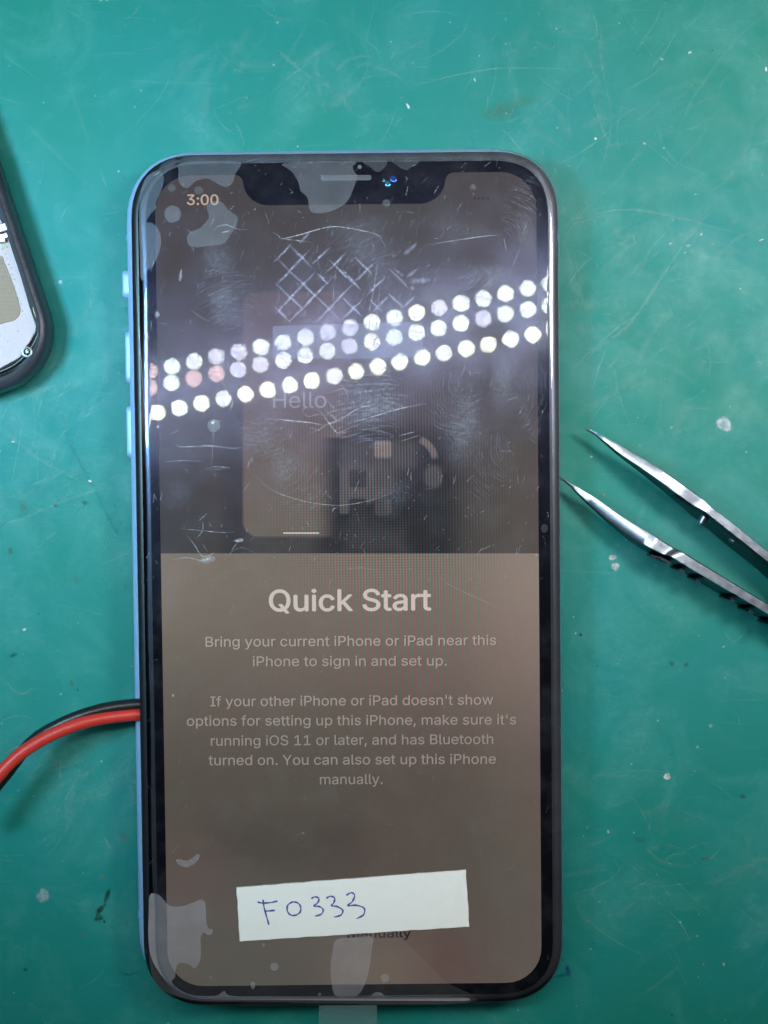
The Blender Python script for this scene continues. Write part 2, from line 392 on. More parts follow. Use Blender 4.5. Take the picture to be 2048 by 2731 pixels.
for px, py, rx, ry, rot, c, cv, soft in (
    (1931, 1131, 21, 24, .3, (.52, .60, .66), .92, .3), (1634, 1487, 13, 9, .4, (.52, .58, .58), .9, .3), (1641, 1511, 12, 14, 0, (.50, .56, .57), .88, .3),
    (1779, 2071, 10, 12, 0, (.6, .66, .60), .9, .3), (115, 2388, 20, 22, .4, (.30, .44, .46), .85, .35), (161, 752, 7, 6, 0, (.5, .62, .64), .7, .4),
    (1088, 283, 4, 9, .4, (.75, .8, .8), .9, .4), (1266, 213, 2, 8, .3, (.5, .75, .7), .8, .4), (740, 60, 5, 4, 0, (.5, .55, .5), .6, .5),
    (1840, 140, 6, 4, .4, (.6, .7, .68), .85, .4), (1765, 158, 5, 4, 0, (.6, .65, .62), .6, .4), (2043, 185, 3, 8, 0, (.7, .75, .75), .9, .3),
    (1588, 370, 5, 4, 0, (.6, .7, .7), .8, .4), (1718, 383, 5, 4, 0, (.5, .52, .5), .7, .4), (1494, 79, 3, 2, 0, DARK, .8, .3), (1900, 134, 4, 2, 0, DARK, .7, .3),
    (1788, 650, 6, 3, .5, (.6, .7, .7), .8, .4), (1835, 655, 7, 4, .2, (.6, .7, .7), .75, .4), (1870, 625, 6, 3, .9, (.6, .7, .7), .7, .4), (2030, 640, 8, 3, .3, (.6, .7, .7), .7, .4),
    (240, 1283, 6, 4, 0, (.7, .78, .78), .9, .4), (35, 1178, 6, 4, 0, (.6, .72, .7), .7, .4), (65, 1679, 6, 5, 0, (.6, .72, .66), .8, .4),
    (148, 1347, 6, 6, 0, BROWN, .5, .5), (62, 1355, 12, 18, .5, BROWN, .3, .6), (28, 1469, 9, 11, 0, BROWN, .4, .5), (205, 1545, 14, 14, 0, BROWN, .2, .7),
    (190, 1822, 7, 10, .4, BROWN, .45, .5), (36, 1747, 14, 6, .5, DARK, .45, .5), (227, 1341, 12, 8, .4, DARK, .4, .6), (335, 1565, 6, 9, .2, BROWN, .35, .5),
    (1515, 2590, 10, 17, .2, (.012, .03, .20), .6, .5), (1495, 2602, 22, 6, .3, (.012, .04, .22), .4, .6), (1500, 2560, 6, 8, .2, (.012, .04, .2), .3, .6),
    (1549, 1693, 6, 5, 0, DARK, .6, .5), (1791, 1769, 10, 8, 0, (.05, .12, .1), .5, .6), (1830, 1773, 9, 8, 0, (.05, .12, .1), .5, .6), (1881, 2290, 12, 7, .2, (.12, .13, .11), .55, .4),
    (1980, 2124, 12, 8, 0, (.04, .1, .09), .5, .6), (1705, 2240, 18, 10, -.4, (.07, .1, .08), .35, .6), (1876, 2571, 4, 4, 0, (.4, .3, .12), .8, .4), (1930, 2572, 3, 7, .2, (.5, .5, .4), .7, .4),
    (1792, 2706, 4, 3, 0, DARK, .9, .3), (68, 2586, 7, 5, 0, DARK, .75, .4), (272, 2340, 5, 6, .3, (.25, .22, .14), .6, .5), (222, 2490, 6, 6, 0, (.22, .20, .13), .6, .5),
    (111, 2437, 5, 4, 0, (.20, .15, .08), .6, .5), (338, 2465, 7, 12, .1, BROWN, .35, .6), (285, 2390, 7, 28, -.3, DARK, .85, .5), (268, 2425, 22, 9, .75, DARK, .85, .5), (263, 2448, 14, 12, 0, DARK, .85, .5),
    (278, 2458, 4, 4, 0, (.01, .03, .025), .8, .4), (1340, 295, 60, 34, .2, (.14, .22, .12), .3, .8), (1400, 270, 40, 18, .1, (.14, .22, .12), .25, .8),
    (330, 2235, 18, 16, 0, (.2, .25, .22), .35, .6), (1895, 1935, 8, 6, .3, WHITE, .3, .4), (1612, 1320, 7, 5, 0, (.25, .32, .3), .6, .4), (1577, 1218, 5, 4, 0, PALE, .6, .4),
    (1750, 1508, 4, 3, 0, WHITE, .6, .4), (1930, 1725, 5, 3, 0, WHITE, .5, .4), (1860, 1992, 5, 4, .3, WHITE, .6, .4), (1622, 2218, 3, 7, .2, WHITE, .6, .4)):
    mk.spot(U(px, py), rx*.0066, ry*.0066, rot, c, cv, .004, soft)
for i in range(170):          # short nicks
    px, py = random.uniform(-60, 2110), random.uniform(-60, 2790)
    a = random.choice([.6, .6, -.5, 1.3, 1.9])+random.gauss(0, .35); ln = random.uniform(.05, .35)
    c = U(px, py); d = Vector((math.cos(a), math.sin(a), 0))*ln; q = Vector((-d.y, d.x, 0))*random.uniform(-.2, .2)
    mk.ribbon(crom([c-d, c-d*.3+q, c+d*.4+q, c+d], False, 4), random.uniform(.006, .014), PALE, random.uniform(.12, .4), .004, jit=.4)
for i in range(70):           # long faint hairline scratches
    px, py = random.uniform(-100, 2150), random.uniform(-100, 2400) if random.random() < .75 else random.uniform(1800, 2800)
    a = random.choice([.9, .75, -.45, 1.9, .2])+random.gauss(0, .3); ln = random.uniform(.6, 2.2)
    c = U(px, py); d = Vector((math.cos(a), math.sin(a), 0))*ln; q = Vector((-d.y, d.x, 0))*random.uniform(-.18, .18)
    mk.ribbon(crom([c-d, c-d*.3+q, c+d*.4+q*1.2, c+d], False, 7), random.uniform(.007, .020), PALE, random.uniform(.04, .12), .004, jit=.5)
for i in range(420):          # crumbs
    px, py = random.uniform(-40, 2090), random.uniform(-40, 2770); r = random.uniform(.008, .022)
    c = random.choice([(.55, .68, .64)]*4+[DARK, BROWN]); mk.spot(U(px, py), r, r*random.uniform(.5, 1), random.uniform(0, 3), c, random.uniform(.4, .85), .004, .4, n=8)
for cx_, cy_, sx_, sy_, num, am in ((170, 1180, 130, 150, 90, .9), (1700, 780, 150, 210, 130, .75), (1600, 250, 300, 150, 70, .6), (820, 160, 200, 80, 50, .5), (1750, 2300, 180, 160, 50, .3), (180, 2100, 130, 80, 40, 1.0)):
    for i in range(num):      # wear grouped where work is done
        c = U(random.gauss(cx_, sx_), random.gauss(cy_, sy_)); a = am+random.gauss(0, .5)+(1.6 if random.random() < .25 else 0); ln = random.uniform(.08, .7)
        d = Vector((math.cos(a), math.sin(a), 0))*ln; q = Vector((-d.y, d.x, 0))*random.uniform(-.2, .2); wide = random.random() < .45
        mk.ribbon(crom([c-d, c-d*.3+q, c+d*.4+q, c+d], False, 5), random.uniform(.04, .16) if wide else random.uniform(.006, .014), PALE, random.uniform(.03, .10) if wide else random.uniform(.08, .3), .004, jit=.5)
mk.build('surface_wear', M_mark, mat_o)

# ------------------------------------------------------------------ the phone
phone = empty('smartphone', (P0.x, P0.y, 0), ROT)
tag(phone, 'blue smartphone lying face up with its lit screen showing Quick Start', 'smartphone')
# frame: left edge px 348 at mid height, 7.57 x 15.09
fl = L(353, 1500, .45).x; FW, FH = 7.53, 14.93; fcx = fl+FW/2; fcy = L(930, 399, .5).y-FH/2
rings = [rrect(FW-.5, FH-.5, 1.0, cx=fcx, cy=fcy, z=.0)]
for k in range(0, 11):
    a = R(-80+160*k/10); ins = .34*(1-math.cos(a)); rings.append(rrect(FW-2*ins, FH-2*ins, 1.28-ins, cx=fcx, cy=fcy, z=.40+.36*math.sin(a)/math.sin(R(80))))
v, f = loft(rings, True, False)
# rolled lip and the inside wall down to a floor
b0 = len(rings)
rings += [rrect(FW-.66, FH-.66, .95, cx=fcx, cy=fcy, z=.755), rrect(FW-.70, FH-.70, .93, cx=fcx, cy=fcy, z=.60)]
v, f = loft(rings, True, True)
o = obj('frame', v, f, M_blue, phone, smooth=50)
# dark inner carrier seen in the gap between frame and display
v, f = loft([rrect(FW-.68, FH-.68, .96, cx=fcx, cy=fcy, z=.62), rrect(FW-.68, FH-.68, .96, cx=fcx, cy=fcy, z=.80), rrect(FW-.72, FH-.72, .96, cx=fcx, cy=fcy, z=.83)])
obj('inner_carrier', v, f, M_bluedark, phone, smooth=40)
# side buttons
for name, y0, y1 in (('mute_switch', 722, 797), ('volume_button', 885, 1022), ('volume_button', 1083, 1222)):
    a, b = L(336, y0, .42), L(336, y1, .42); cy, hh = (a.y+b.y)/2, abs(a.y-b.y)
    xo = -.08 if name == 'mute_switch' else -.05
    rr = lambda ins, x: [Vector((x, p.x, .42+p.y)) for p in rrect(hh-2*ins, .26-2*ins, .12-ins, n=5, cx=cy)]
    v, f = loft([rr(0, fl+.05), rr(0, fl+xo+.03), rr(.012, fl+xo+.008), rr(.035, fl+xo)])
    obj(name, v, f, M_btn, phone, smooth=40)
for y in (637, 2437):
    c = L(348, y, .42)
    rings = []
    for dy in (-.05, .05):
        rings.append([Vector((fl+.34-.352*math.cos(R(a)), c.y+dy, .40+.372*math.sin(R(a)))) for a in range(-80, 81, 16)]+[Vector((fl+.30, c.y+dy, .74)), Vector((fl+.30, c.y+dy, .06))])
    v, f = loft(rings); obj('antenna_band', v, f, M_band, phone, smooth=40)
# display assembly: black rim lying loose on the frame
dl, dr = L(361, 1500, .95).x, L(1499, 1500, 1.0).x; dt, db = L(935, 402, 1.0).y, L(935, 2683, 1.0).y
DWd, DH, dcx, dcy = dr-dl, dt-db, (dl+dr)/2, (dt+db)/2
ZG = 1.045
def DR(ins, z, n=12): return rrect(DWd-2*ins, DH-2*ins, 1.16-ins, n=n, cx=dcx, cy=dcy, z=z)
v, f = loft([DR(.16, .80), DR(.10, .84), DR(.06, .86), DR(.03, .90), DR(.035, .97), DR(.07, 1.01), DR(.13, 1.03), DR(.2, 1.036)])
disp = obj('display', v, f, M_blackrim, phone, smooth=60)
# bezel: flat black glass with the screen opening and the notch cut out
sl, sr = L(429, 1500).x, L(1437, 1500).x; stp, sb = L(930, 463).y, L(930, 2626).y
SW, SH, scx, scy = sr-sl, stp-sb, (sl+sr)/2, (stp+sb)/2
NB = L(930, 545).y                                   # notch bottom
nl, nr = L(648, 500).x, L(1188, 500).x               # notch sides
hole = []
for (x, y, r, a0, a1, cxs, cys) in ((nr+.0, stp, .16, 90, 180, 1, -1),):
    pass
def arc(cx, cy, r, a0, a1, n=8): return [Vector((cx+r*math.cos(R(a0+(a1-a0)*k/n)), cy+r*math.sin(R(a0+(a1-a0)*k/n)), 0)) for k in range(n+1)]
cr = .62
hole += arc(sr-cr, stp-cr, cr, 0, 90)
hole += arc(nr+.14, stp-.14, .14, 90, 180, 5)
hole += arc(nr-.42, NB+.42, .42, 0, -90, 7)
hole += arc(nl+.42, NB+.42, .42, -90, -180, 7)
hole += arc(nl-.14, stp-.14, .14, 0, 90, 5)
hole += arc(sl+cr, stp-cr, cr, 90, 180)
hole += arc(sl+cr, sb+cr, cr, 180, 270)
hole += arc(sr-cr, sb+cr, cr, 270, 360)
bm = bmesh.new(); outer = DR(.16, 0, 12)
def edge_loop(bm, pts, z):
    vs = [bm.verts.new((p.x, p.y, z)) for p in pts]; return [bm.edges.new((vs[i], vs[(i+1) % len(vs)])) for i in range(len(vs))]
def dedupe(p):
    o = []
    for q in p:
        if not o or (q-o[-1]).length > 1e-4: o.append(q)
    if (o[0]-o[-1]).length < 1e-4: o.pop()
    return o
es = edge_loop(bm, dedupe(outer), ZG)+edge_loop(bm, dedupe(hole), ZG)
bmesh.ops.triangle_fill(bm, use_beauty=True, edges=es)
me = bpy.data.meshes.new('bezel'); bm.to_mesh(me); bm.free(); me.materials.append(M_black)
for p in me.polygons:
    if p.normal.z < 0: p.flip()
bez = bpy.data.objects.new('bezel', me); COL.objects.link(bez); bez.parent = disp

# the picture on the display: a colour per point of a fine grid (what the panel shows, plus reflections near the bottom painted in)
def ss(a, b, x):
    t = min(1, max(0, (x-a)/(b-a))); return t*t*(3-2*t)
def mixc(a, b, t): return tuple(p*(1-t)+q*t for p, q in zip(a, b))
def rr_in(px, py, x0, y0, x1, y1, r, soft=4):
    qx = abs(px-(x0+x1)/2)-(x1-x0)/2+r; qy = abs(py-(y0+y1)/2)-(y1-y0)/2+r
    d = math.hypot(max(qx, 0), max(qy, 0))+min(max(qx, qy), 0)-r
    return 1-ss(-soft, soft, d)
def lower_col(px, py):
    t = ss(1480, 2150, py); c = mixc((.196, .157, .128), (.092, .077, .062), t)
    c = mixc(c, (.088, .074, .062), ss(2100, 2500, py)*.7)
    r = ss(1150, 1430, px); c = mixc(c, tuple(q*1.38 for q in c), r*(1-ss(1500, 2500, py)*.45))
    l_ = 1-ss(430, 640, px); c = mixc(c, (c[0]*1.10, c[1]*1.12, c[2]*1.12), l_*(1-ss(1500, 1900, py)))
    c = mixc(c, (.062, .050, .042), rr_in(px, py, 560, 2180, 980, 2330, 40, 70)*.55)
    c = mixc(c, (.125, .065, .060), rr_in(px, py, 1060, 2480, 1280, 2680, 90, 90)*.45)  # reddish film reflection at lower right, painted into the screen colour
    c = mixc(c, (.15, .125, .085), rr_in(px, py, 880, 2500, 1120, 2680, 70, 80)*.5)  # yellowish film reflection left of it, painted in as well
    c = mixc(c, (.115, .078, .072), rr_in(px, py, 400, 2240, 640, 2440, 90, 90)*.5)
    return c
def upper_col(px, py):
    c = (.060, .050, .047)
    c = mixc(c, (.052, .049, .047), ss(700, 1100, py)*(1-ss(500, 620, px)))
    c = mixc(c, (.088, .075, .062), ss(1180, 1400, px)*ss(1000, 1300, py))
    c = mixc(c, (.022, .021, .022), rr_in(px, py, 850, 1150, 1215, 1520, 20, 45))
    c = mixc(c, (.034, .032, .032), rr_in(px, py, 590, 1080, 660, 1500, 10, 22)*.8)
    # blurred device outline on the left
    g = rr_in(px, py, 648, 775, 950, 1431, 42, 3)
    fade = 1-ss(830, 905, px)
    c2 = mixc((.098, .070, .062), (.150, .120, .098), ss(1000, 1380, py))
    c = mixc(c, c2, g*(fade if py > 1165 else max(fade, 1-ss(900, 960, px))))
    # blurred shapes on the right
    G = (.090, .082, .080)
    c = mixc(c, (.062, .058, .057), rr_in(px, py, 905, 1172, 1110, 1250, 20, 16))
    gr = 1-ss(-6, 10, (py-1300)+(px-1075)*.42) if px > 930 else 1-ss(1366, 1372, py)
    if px > 905: c = mixc(c, G, gr*ss(1225, 1260, py)*(1-ss(1010, 1080, px)*.9))
    c = mixc(c, (.040, .037, .037), rr_in(px, py, 931, 1251, 978, 1299, 10, 3))
    c = mixc(c, (.030, .028, .029), rr_in(px, py, 931, 1328, 978, 1410, 10, 3))
    c = mixc(c, (.070, .065, .064), rr_in(px, py, 998, 1252, 1045, 1298, 10, 3))
    c = mixc(c, (.060, .056, .056), rr_in(px, py, 1000, 1328, 1044, 1374, 10, 4))
    c = mixc(c, (.185, .155, .140), rr_in(px, py, 998, 1173, 1044, 1219, 9, 3))
    dd = math.hypot(px-1098, py-1228); an = math.degrees(math.atan2(1228-py, px-1098))
    c = mixc(c, (.140, .122, .110), (1-ss(7, 11, abs(dd-62)))*ss(2, 14, an)*(1-ss(62, 74, an)))
    c = mixc(c, (.075, .072, .074), rr_in(px, py, 1132, 1240, 1178, 1300, 22, 8))
    c = mixc(c, (.055, .052, .052), rr_in(px, py, 920, 1410, 1080, 1476, 5, 25)*.7)
    return c
def grid(name, x0, y0, x1, y1, step, fn, z, parent):
    nx = int((x1-x0)/step); ny = int((y1-y0)/step); v = []; c = []; f = []
    A, B, C_ = L(x0, y0), L(x1, y0), L(x0, y1); E = L(x1, y1)
    for j in range(ny+1):
        for i in range(nx+1):
            u, w = i/nx, j/ny; p = A*(1-u)*(1-w)+B*u*(1-w)+C_*(1-u)*w+E*u*w
            v.append((p.x, p.y, z)); c.append(fn(x0+(x1-x0)*u, y0+(y1-y0)*w))
    for j in range(ny):
        for i in range(nx):
            a = j*(nx+1)+i; f.append((a, a+nx+1, a+nx+2, a+1))
    def inside(p):
        qx = abs(p[0]-scx)-SW/2-.10+.60; qy = abs(p[1]-scy)-SH/2-.10+.60
        return math.hypot(max(qx, 0), max(qy, 0))+min(max(qx, qy), 0)-.60 < 0
    keep = [q for q in f if all(inside(v[i]) for i in q)]
    o = obj(name, v, keep, M_screen, parent); set_attr(o, c, [1]*len(c)); return o
scr = grid('screen', 405, 1470, 1460, 2645, 12, lower_col, ZG-.006, phone)
ill = grid('illustration', 400, 445, 1460, 1476, 4, upper_col, ZG-.004, scr)

# lettering on the display
font = None
try:
    fp = os.path.join(bpy.utils.system_resource('DATAFILES'), 'fonts', 'Inter.woff2')
    if os.path.exists(fp): font = bpy.data.fonts.load(fp)
except Exception: pass
CAPU = [None]
from mathutils.geometry import delaunay_2d_cdt
def glyph_mesh(cu):
    """fill a text curve by winding number, so letters whose strokes overlap stay whole"""
    cu.fill_mode = 'NONE'
    t = bpy.data.objects.new('t', cu); COL.objects.link(t)
    me = bpy.data.meshes.new_from_object(t, depsgraph=bpy.context.evaluated_depsgraph_get()); bpy.data.objects.remove(t)
    co = [q.co.to_2d() for q in me.vertices]; nxt = {e.vertices[0]: e.vertices[1] for e in me.edges}
    adj = {}
    for e in me.edges:
        for a, b in (e.vertices, reversed(e.vertices)): adj.setdefault(a, []).append(b)
    seen = set(); loops = []
    for v0 in sorted(adj):
        if v0 in seen: continue
        lp = [v0]; seen.add(v0); cur = v0+1 if v0+1 in adj[v0] else adj[v0][0]
        while cur not in seen:
            lp.append(cur); seen.add(cur)
            n_ = [q for q in adj[cur] if q not in seen]
            if not n_: break
            cur = n_[0]
        if len(lp) > 2: loops.append(lp)
    bpy.data.meshes.remove(me)
    # group loops into letters by overlapping extents so each fill stays small
    ext = sorted((min(co[i].x for i in lp), max(co[i].x for i in lp), k) for k, lp in enumerate(loops))
    groups = []; 
    for a, b, k in ext:
        if groups and a < groups[-1][0]: groups[-1][1].append(k); groups[-1][0] = max(groups[-1][0], b)
        else: groups.append([b, [k]])
    V = []; F = []
    for _, ks in groups:
        vs = []; es = []; segs = []
        for k in ks:
            b = len(vs); p = [co[i] for i in loops[k]]; vs += p; n_ = len(p)
            es += [(b+i, b+(i+1) % n_) for i in range(n_)]; segs += [(p[i], p[(i+1) % n_]) for i in range(n_)]
        ov, oe, of, *_r = delaunay_2d_cdt(vs, es, [], 0, 1e-5)
        b = len(V); V += [(q.x, q.y, 0) for q in ov]
        for f in of:
            c = (ov[f[0]]+ov[f[1]]+ov[f[2]])/3; w = 0
            for p, q in segs:
                if (p.y <= c.y) != (q.y <= c.y):
                    if c.x < p.x+(c.y-p.y)/(q.y-p.y)*(q.x-p.x): w += 1 if q.y > p.y else -1
            if w != 0: F.append(tuple(b+i for i in f))
    m = bpy.data.meshes.new('text'); m.from_pydata(V, [], F); m.update()
    for p in m.polygons:
        if p.normal.z < 0: p.flip()
    return m
def text(s, x0, x1, base, cap, colr, z, parent, bold=0, base_r=None, cover=1.0, name='text_line', embolden=0):
    cu = bpy.data.curves.new('t', 'FONT'); cu.body = s; cu.size = 10; cu.offset = bold; cu.resolution_u = 7
    if font: cu.font = font
    me = glyph_mesh(cu)
    xs = [q.co.x for q in me.vertices]; mn, mx = min(xs), max(xs)
    ys = {}
    capu = CAPU[0]
    if capu is None:
        cu2 = bpy.data.curves.new('t', 'FONT'); cu2.body = 'H'; cu2.size = 10
        if font: cu2.font = font
        me2 = glyph_mesh(cu2)
        capu = CAPU[0] = max(q.co.y for q in me2.vertices); bpy.data.meshes.remove(me2)
    a, b = L(x0, base), L(x1, base if base_r is None else base_r); ang = math.atan2(b.y-a.y, b.x-a.x)
    kx = (b-a).to_2d().length/(mx-mn); ky = (L(x0, cap).y-a.y)/capu
    for q in me.vertices:
        x = (q.co.x-mn)*kx; y = q.co.y*ky
        q.co = (a.x+x*math.cos(ang)-y*math.sin(ang), a.y+x*math.sin(ang)+y*math.cos(ang), z)
    if embolden:
        b2 = bmesh.new(); b2.from_mesh(me); base_n = list(b2.verts)
        for k, (ox, oy) in enumerate(((embolden, 0), (embolden*.5, embolden*.4), (embolden*.5, -embolden*.4))):
            t3 = bmesh.new(); t3.from_mesh(me); bmesh.ops.translate(t3, verts=t3.verts, vec=(ox, oy, 1e-4*(k+1)))
            tm = bpy.data.meshes.new('tmp'); t3.to_mesh(tm); t3.free(); b2.from_mesh(tm); bpy.data.meshes.remove(tm)
        b2.to_mesh(me); b2.free()
    me.materials.clear(); me.materials.append(M_text); me.name = name
    o = bpy.data.objects.new(name, me); COL.objects.link(o); o.parent = parent
    set_attr(o, [colr]*len(me.vertices), [cover]*len(me.vertices)); return o
ZT = ZG-.002
TC = (.36, .31, .27)
text('Quick Start', 717, 1147, 1630, 1574, (.62, .55, .50), ZT, scr, 0, 1627, name='title_text', embolden=.022)
for s, x0, x1, b0_, b1_, cc in (
    ('Bring your current iPhone or iPad near this', 548, 1323, 1725, 1720, .34), ('iPhone to sign in and set up.', 674, 1191, 1777, 1775, .31),
    ("If your other iPhone or iPad doesn't show", 561, 1315, 1884, 1879, .29), ("options for setting up this iPhone, make sure it's", 498, 1376, 1936, 1932, .27),
    ('running iOS 11 or later, and has Bluetooth', 562, 1315, 1989, 1984, .25), ('turned on. You can also set up this iPhone', 556, 1322, 2041, 2037, .25), ('manually.', 853, 1020, 2092, 2091, .23)):
    # pale letters with the thin dark fringe the panel shows on their right
    fr_ = text(s, x0+2.5, x1+2.5, b0_+1, b0_-25, (cc*.16, cc*.15, cc*.14), ZT-.0008, scr, 0, b1_+1, cover=.75)
    ln_ = text(s, x0, x1, b0_, b0_-26, (cc*1.15, cc, cc*.88), ZT, scr, 0, b1_, embolden=.006)
    b2 = bmesh.new(); b2.from_mesh(fr_.data); b2.from_mesh(ln_.data); b2.to_mesh(ln_.data); b2.free(); bpy.data.objects.remove(fr_)
text('3:00', 498, 581, 546, 519, (.52, .40, .30), ZT, ill, 0, name='clock_text', embolden=.010)
text('Hello', 728, 870, 1088, 1046, (.24, .22, .22), ZT, ill, 0, 1087)
text('Manually', 927, 1095, 2502, 2478, (.022, .018, .016), ZT, scr, 0, 2500, cover=.85, embolden=.012, name='button_text')
def px_rect(name, x0, y0, x1, y1, colr, z, parent, cover=1):
    p = [L(x0, y1), L(x1, y1), L(x1, y0), L(x0, y0)]
    o = obj(name, zed(p, z), [(0, 1, 2, 3)], M_text, parent); set_attr(o, [colr]*4, [cover]*4); return o
px_rect('home_bar', 755, 1420, 851, 1423.5, (.62, .60, .56), ZT, ill)
for k in range(4): px_rect('signal_dot', 1262+k*12, 525, 1269+k*12, 532, (.02, .018, .018), ZT, ill, .7)
# notch fittings
g = L(923, 474)
v, f = loft([rrect(.86, .085, .042, n=6, cx=g.x, cy=g.y, z=ZG+.0005), rrect(.84, .075, .037, n=6, cx=g.x, cy=g.y, z=ZG+.003)])
grille = obj('earpiece_grille', v, f, M_mesh, disp, smooth=30)
hv = []; hf = []
for i in range(34):
    for j in range(3):
        x = g.x-.40+i*.0243+(.012 if j % 2 else 0); y = g.y-.022+j*.022; b = len(hv)
        hv += [(x-.006, y-.006, ZG+.0035), (x+.006, y-.006, ZG+.0035), (x+.006, y+.006, ZG+.0035), (x-.006, y+.006, ZG+.0035)]; hf.append((b, b+1, b+2, b+3))
obj('grille_hole', hv, hf, M_black, disp)
def disc(name, px, py, r, mat, parent, z0, dz=.004, n=20, ry=None, rot=0):
    c = L(px, py); ry = ry or r
    def rg(k, z): return [Vector((c.x+r*k*math.cos(2*math.pi*i/n)*math.cos(rot)-ry*k*math.sin(2*math.pi*i/n)*math.sin(rot), c.y+r*k*math.cos(2*math.pi*i/n)*math.sin(rot)+ry*k*math.sin(2*math.pi*i/n)*math.cos(rot), z)) for i in range(n)]
    v, f = loft([rg(1, z0), rg(.92, z0+dz*.6), rg(.6, z0+dz)]); return obj(name, v, f, mat, parent, smooth=60)
disc('sensor_window', 702, 480, .2, M_lens, disp, ZG+.0003, .0006); disc('sensor_window', 1140, 478, .25, M_lens, disp, ZG+.0003, .0006)
disc('front_camera', 1036, 480, .15, M_lens, disp, ZG+.0003, .001)
disc('lens_glint', 1034, 490, .042, M_lenst, disp, ZG+.0016, .002, rot=.3, ry=.05); disc('lens_glint', 1049, 477, .05, M_lensb, disp, ZG+.0014, .002, rot=.8, ry=.06)  # coloured discs painted as glints on the lens
disc('lens_glint', 1023, 481, .022, M_lenst, disp, ZG+.0014, .002, ry=.03); disc('proximity_sensor', 959, 445, .035, M_mesh, disp, ZG+.0006, .001)

# ------------------------------------------------------------------ screen protector lying on the glass
prot = empty('screen_protector', (P0.x, P0.y, 0), ROT)
tag(prot, 'clear plastic screen protector with scratches, air bubbles and a pull tab on the phone', 'screen protector')
ZF = 1.058
rings = []
def FR(ins, z, n=40):
    p = rrect(DWd-.085-2*ins, DH-2*ins+.01, 1.165-ins, n=12, cx=dcx+.045, cy=dcy, z=z)
    # resample straight runs so the lip can ripple
    q = []
    for i in range(len(p)):
        a, b = p[i], p[(i+1) % len(p)]; m = max(1, int(round((b-a).length/.07)))
        q += [a.lerp(b, k/m) for k in range(m)]
    return q
base = FR(0, 0)
cnt = len(base)
def film_ring(ins, z, rip):
    out = []
    q = inset(base, ins) if ins > 0 else base
    for i, p in enumerate(q):
        top = ss(5.6, 7.0, p.y-dcy); side = 1-top
        ph = p.x*2*math.pi/.52+.8*math.sin(p.x*1.7)
        zz = z+rip*(top*.011*math.sin(ph)+side*.003*math.sin(p.y*1.7+p.x))
        out.append(Vector((p.x, p.y, zz)))
    return out
prof = [(0.0, .955, .6), (.012, .985, .8), (.035, 1.008, 1), (.065, 1.024, 1), (.10, 1.038, 1), (.135, 1.048, .8), (.17, 1.0545, .4), (.21, ZF, 0), (.25, ZF, 0), (.31, ZF, 0)]
rings = [film_ring(*q) for q in prof]
v, f = loft(rings, False, True)
film = obj('film', v, f, M_film, prot, smooth=70)
# pale rim under the film's lip: lifted edge, plus its reflections painted as cover
rim = [[Vector((p.x, p.y, p.z-.0035)) for p in film_ring(*q)] for q in prof[:8]]
v, f = loft(rim, False, False); o = obj('film_rim', v, f, M_bubble_veil, prot, smooth=70)
cv_ = []
for r_ in rim:
    for p in r_: cv_.append(.10+.10*ss(5.8, 7.0, p.y-dcy)+.05*ss(2.5, 3.3, p.x-dcx)*ss(0, 3, p.y)+.30*ss(-6.3, -7.0, p.y-dcy)*(1-ss(1.2, 2.4, p.x-dcx)))
set_attr(o, [(.40, .44, .52)]*len(v), cv_)
# pull tab
tp = [L(851, 2676, .97), L(1005, 2676, .97), L(1006, 2860, .3), L(850, 2860, .3)]
tv = []; tf = []
for k in range(9):
    t = k/8; a = tp[0].lerp(tp[3], t); b = tp[1].lerp(tp[2], t); zz = .985-.62*t+.10*math.sin(math.pi*t)
    for j in range(5): q = a.lerp(b, j/4); tv.append((q.x, q.y, zz+.006*math.sin(j*2.1)))
for k in range(8):
    for j in range(4): a = k*5+j; tf.append((a, a+5, a+6, a+1))
tab = obj('pull_tab', tv, tf, None, prot, smooth=60, mats=[mark_mat('frosted_tab', grain=.1, gscale=4, gloss=.35, rough=.3)])
set_attr(tab, [(.30, .46, .46)]*len(tv), [.42]*len(tv))

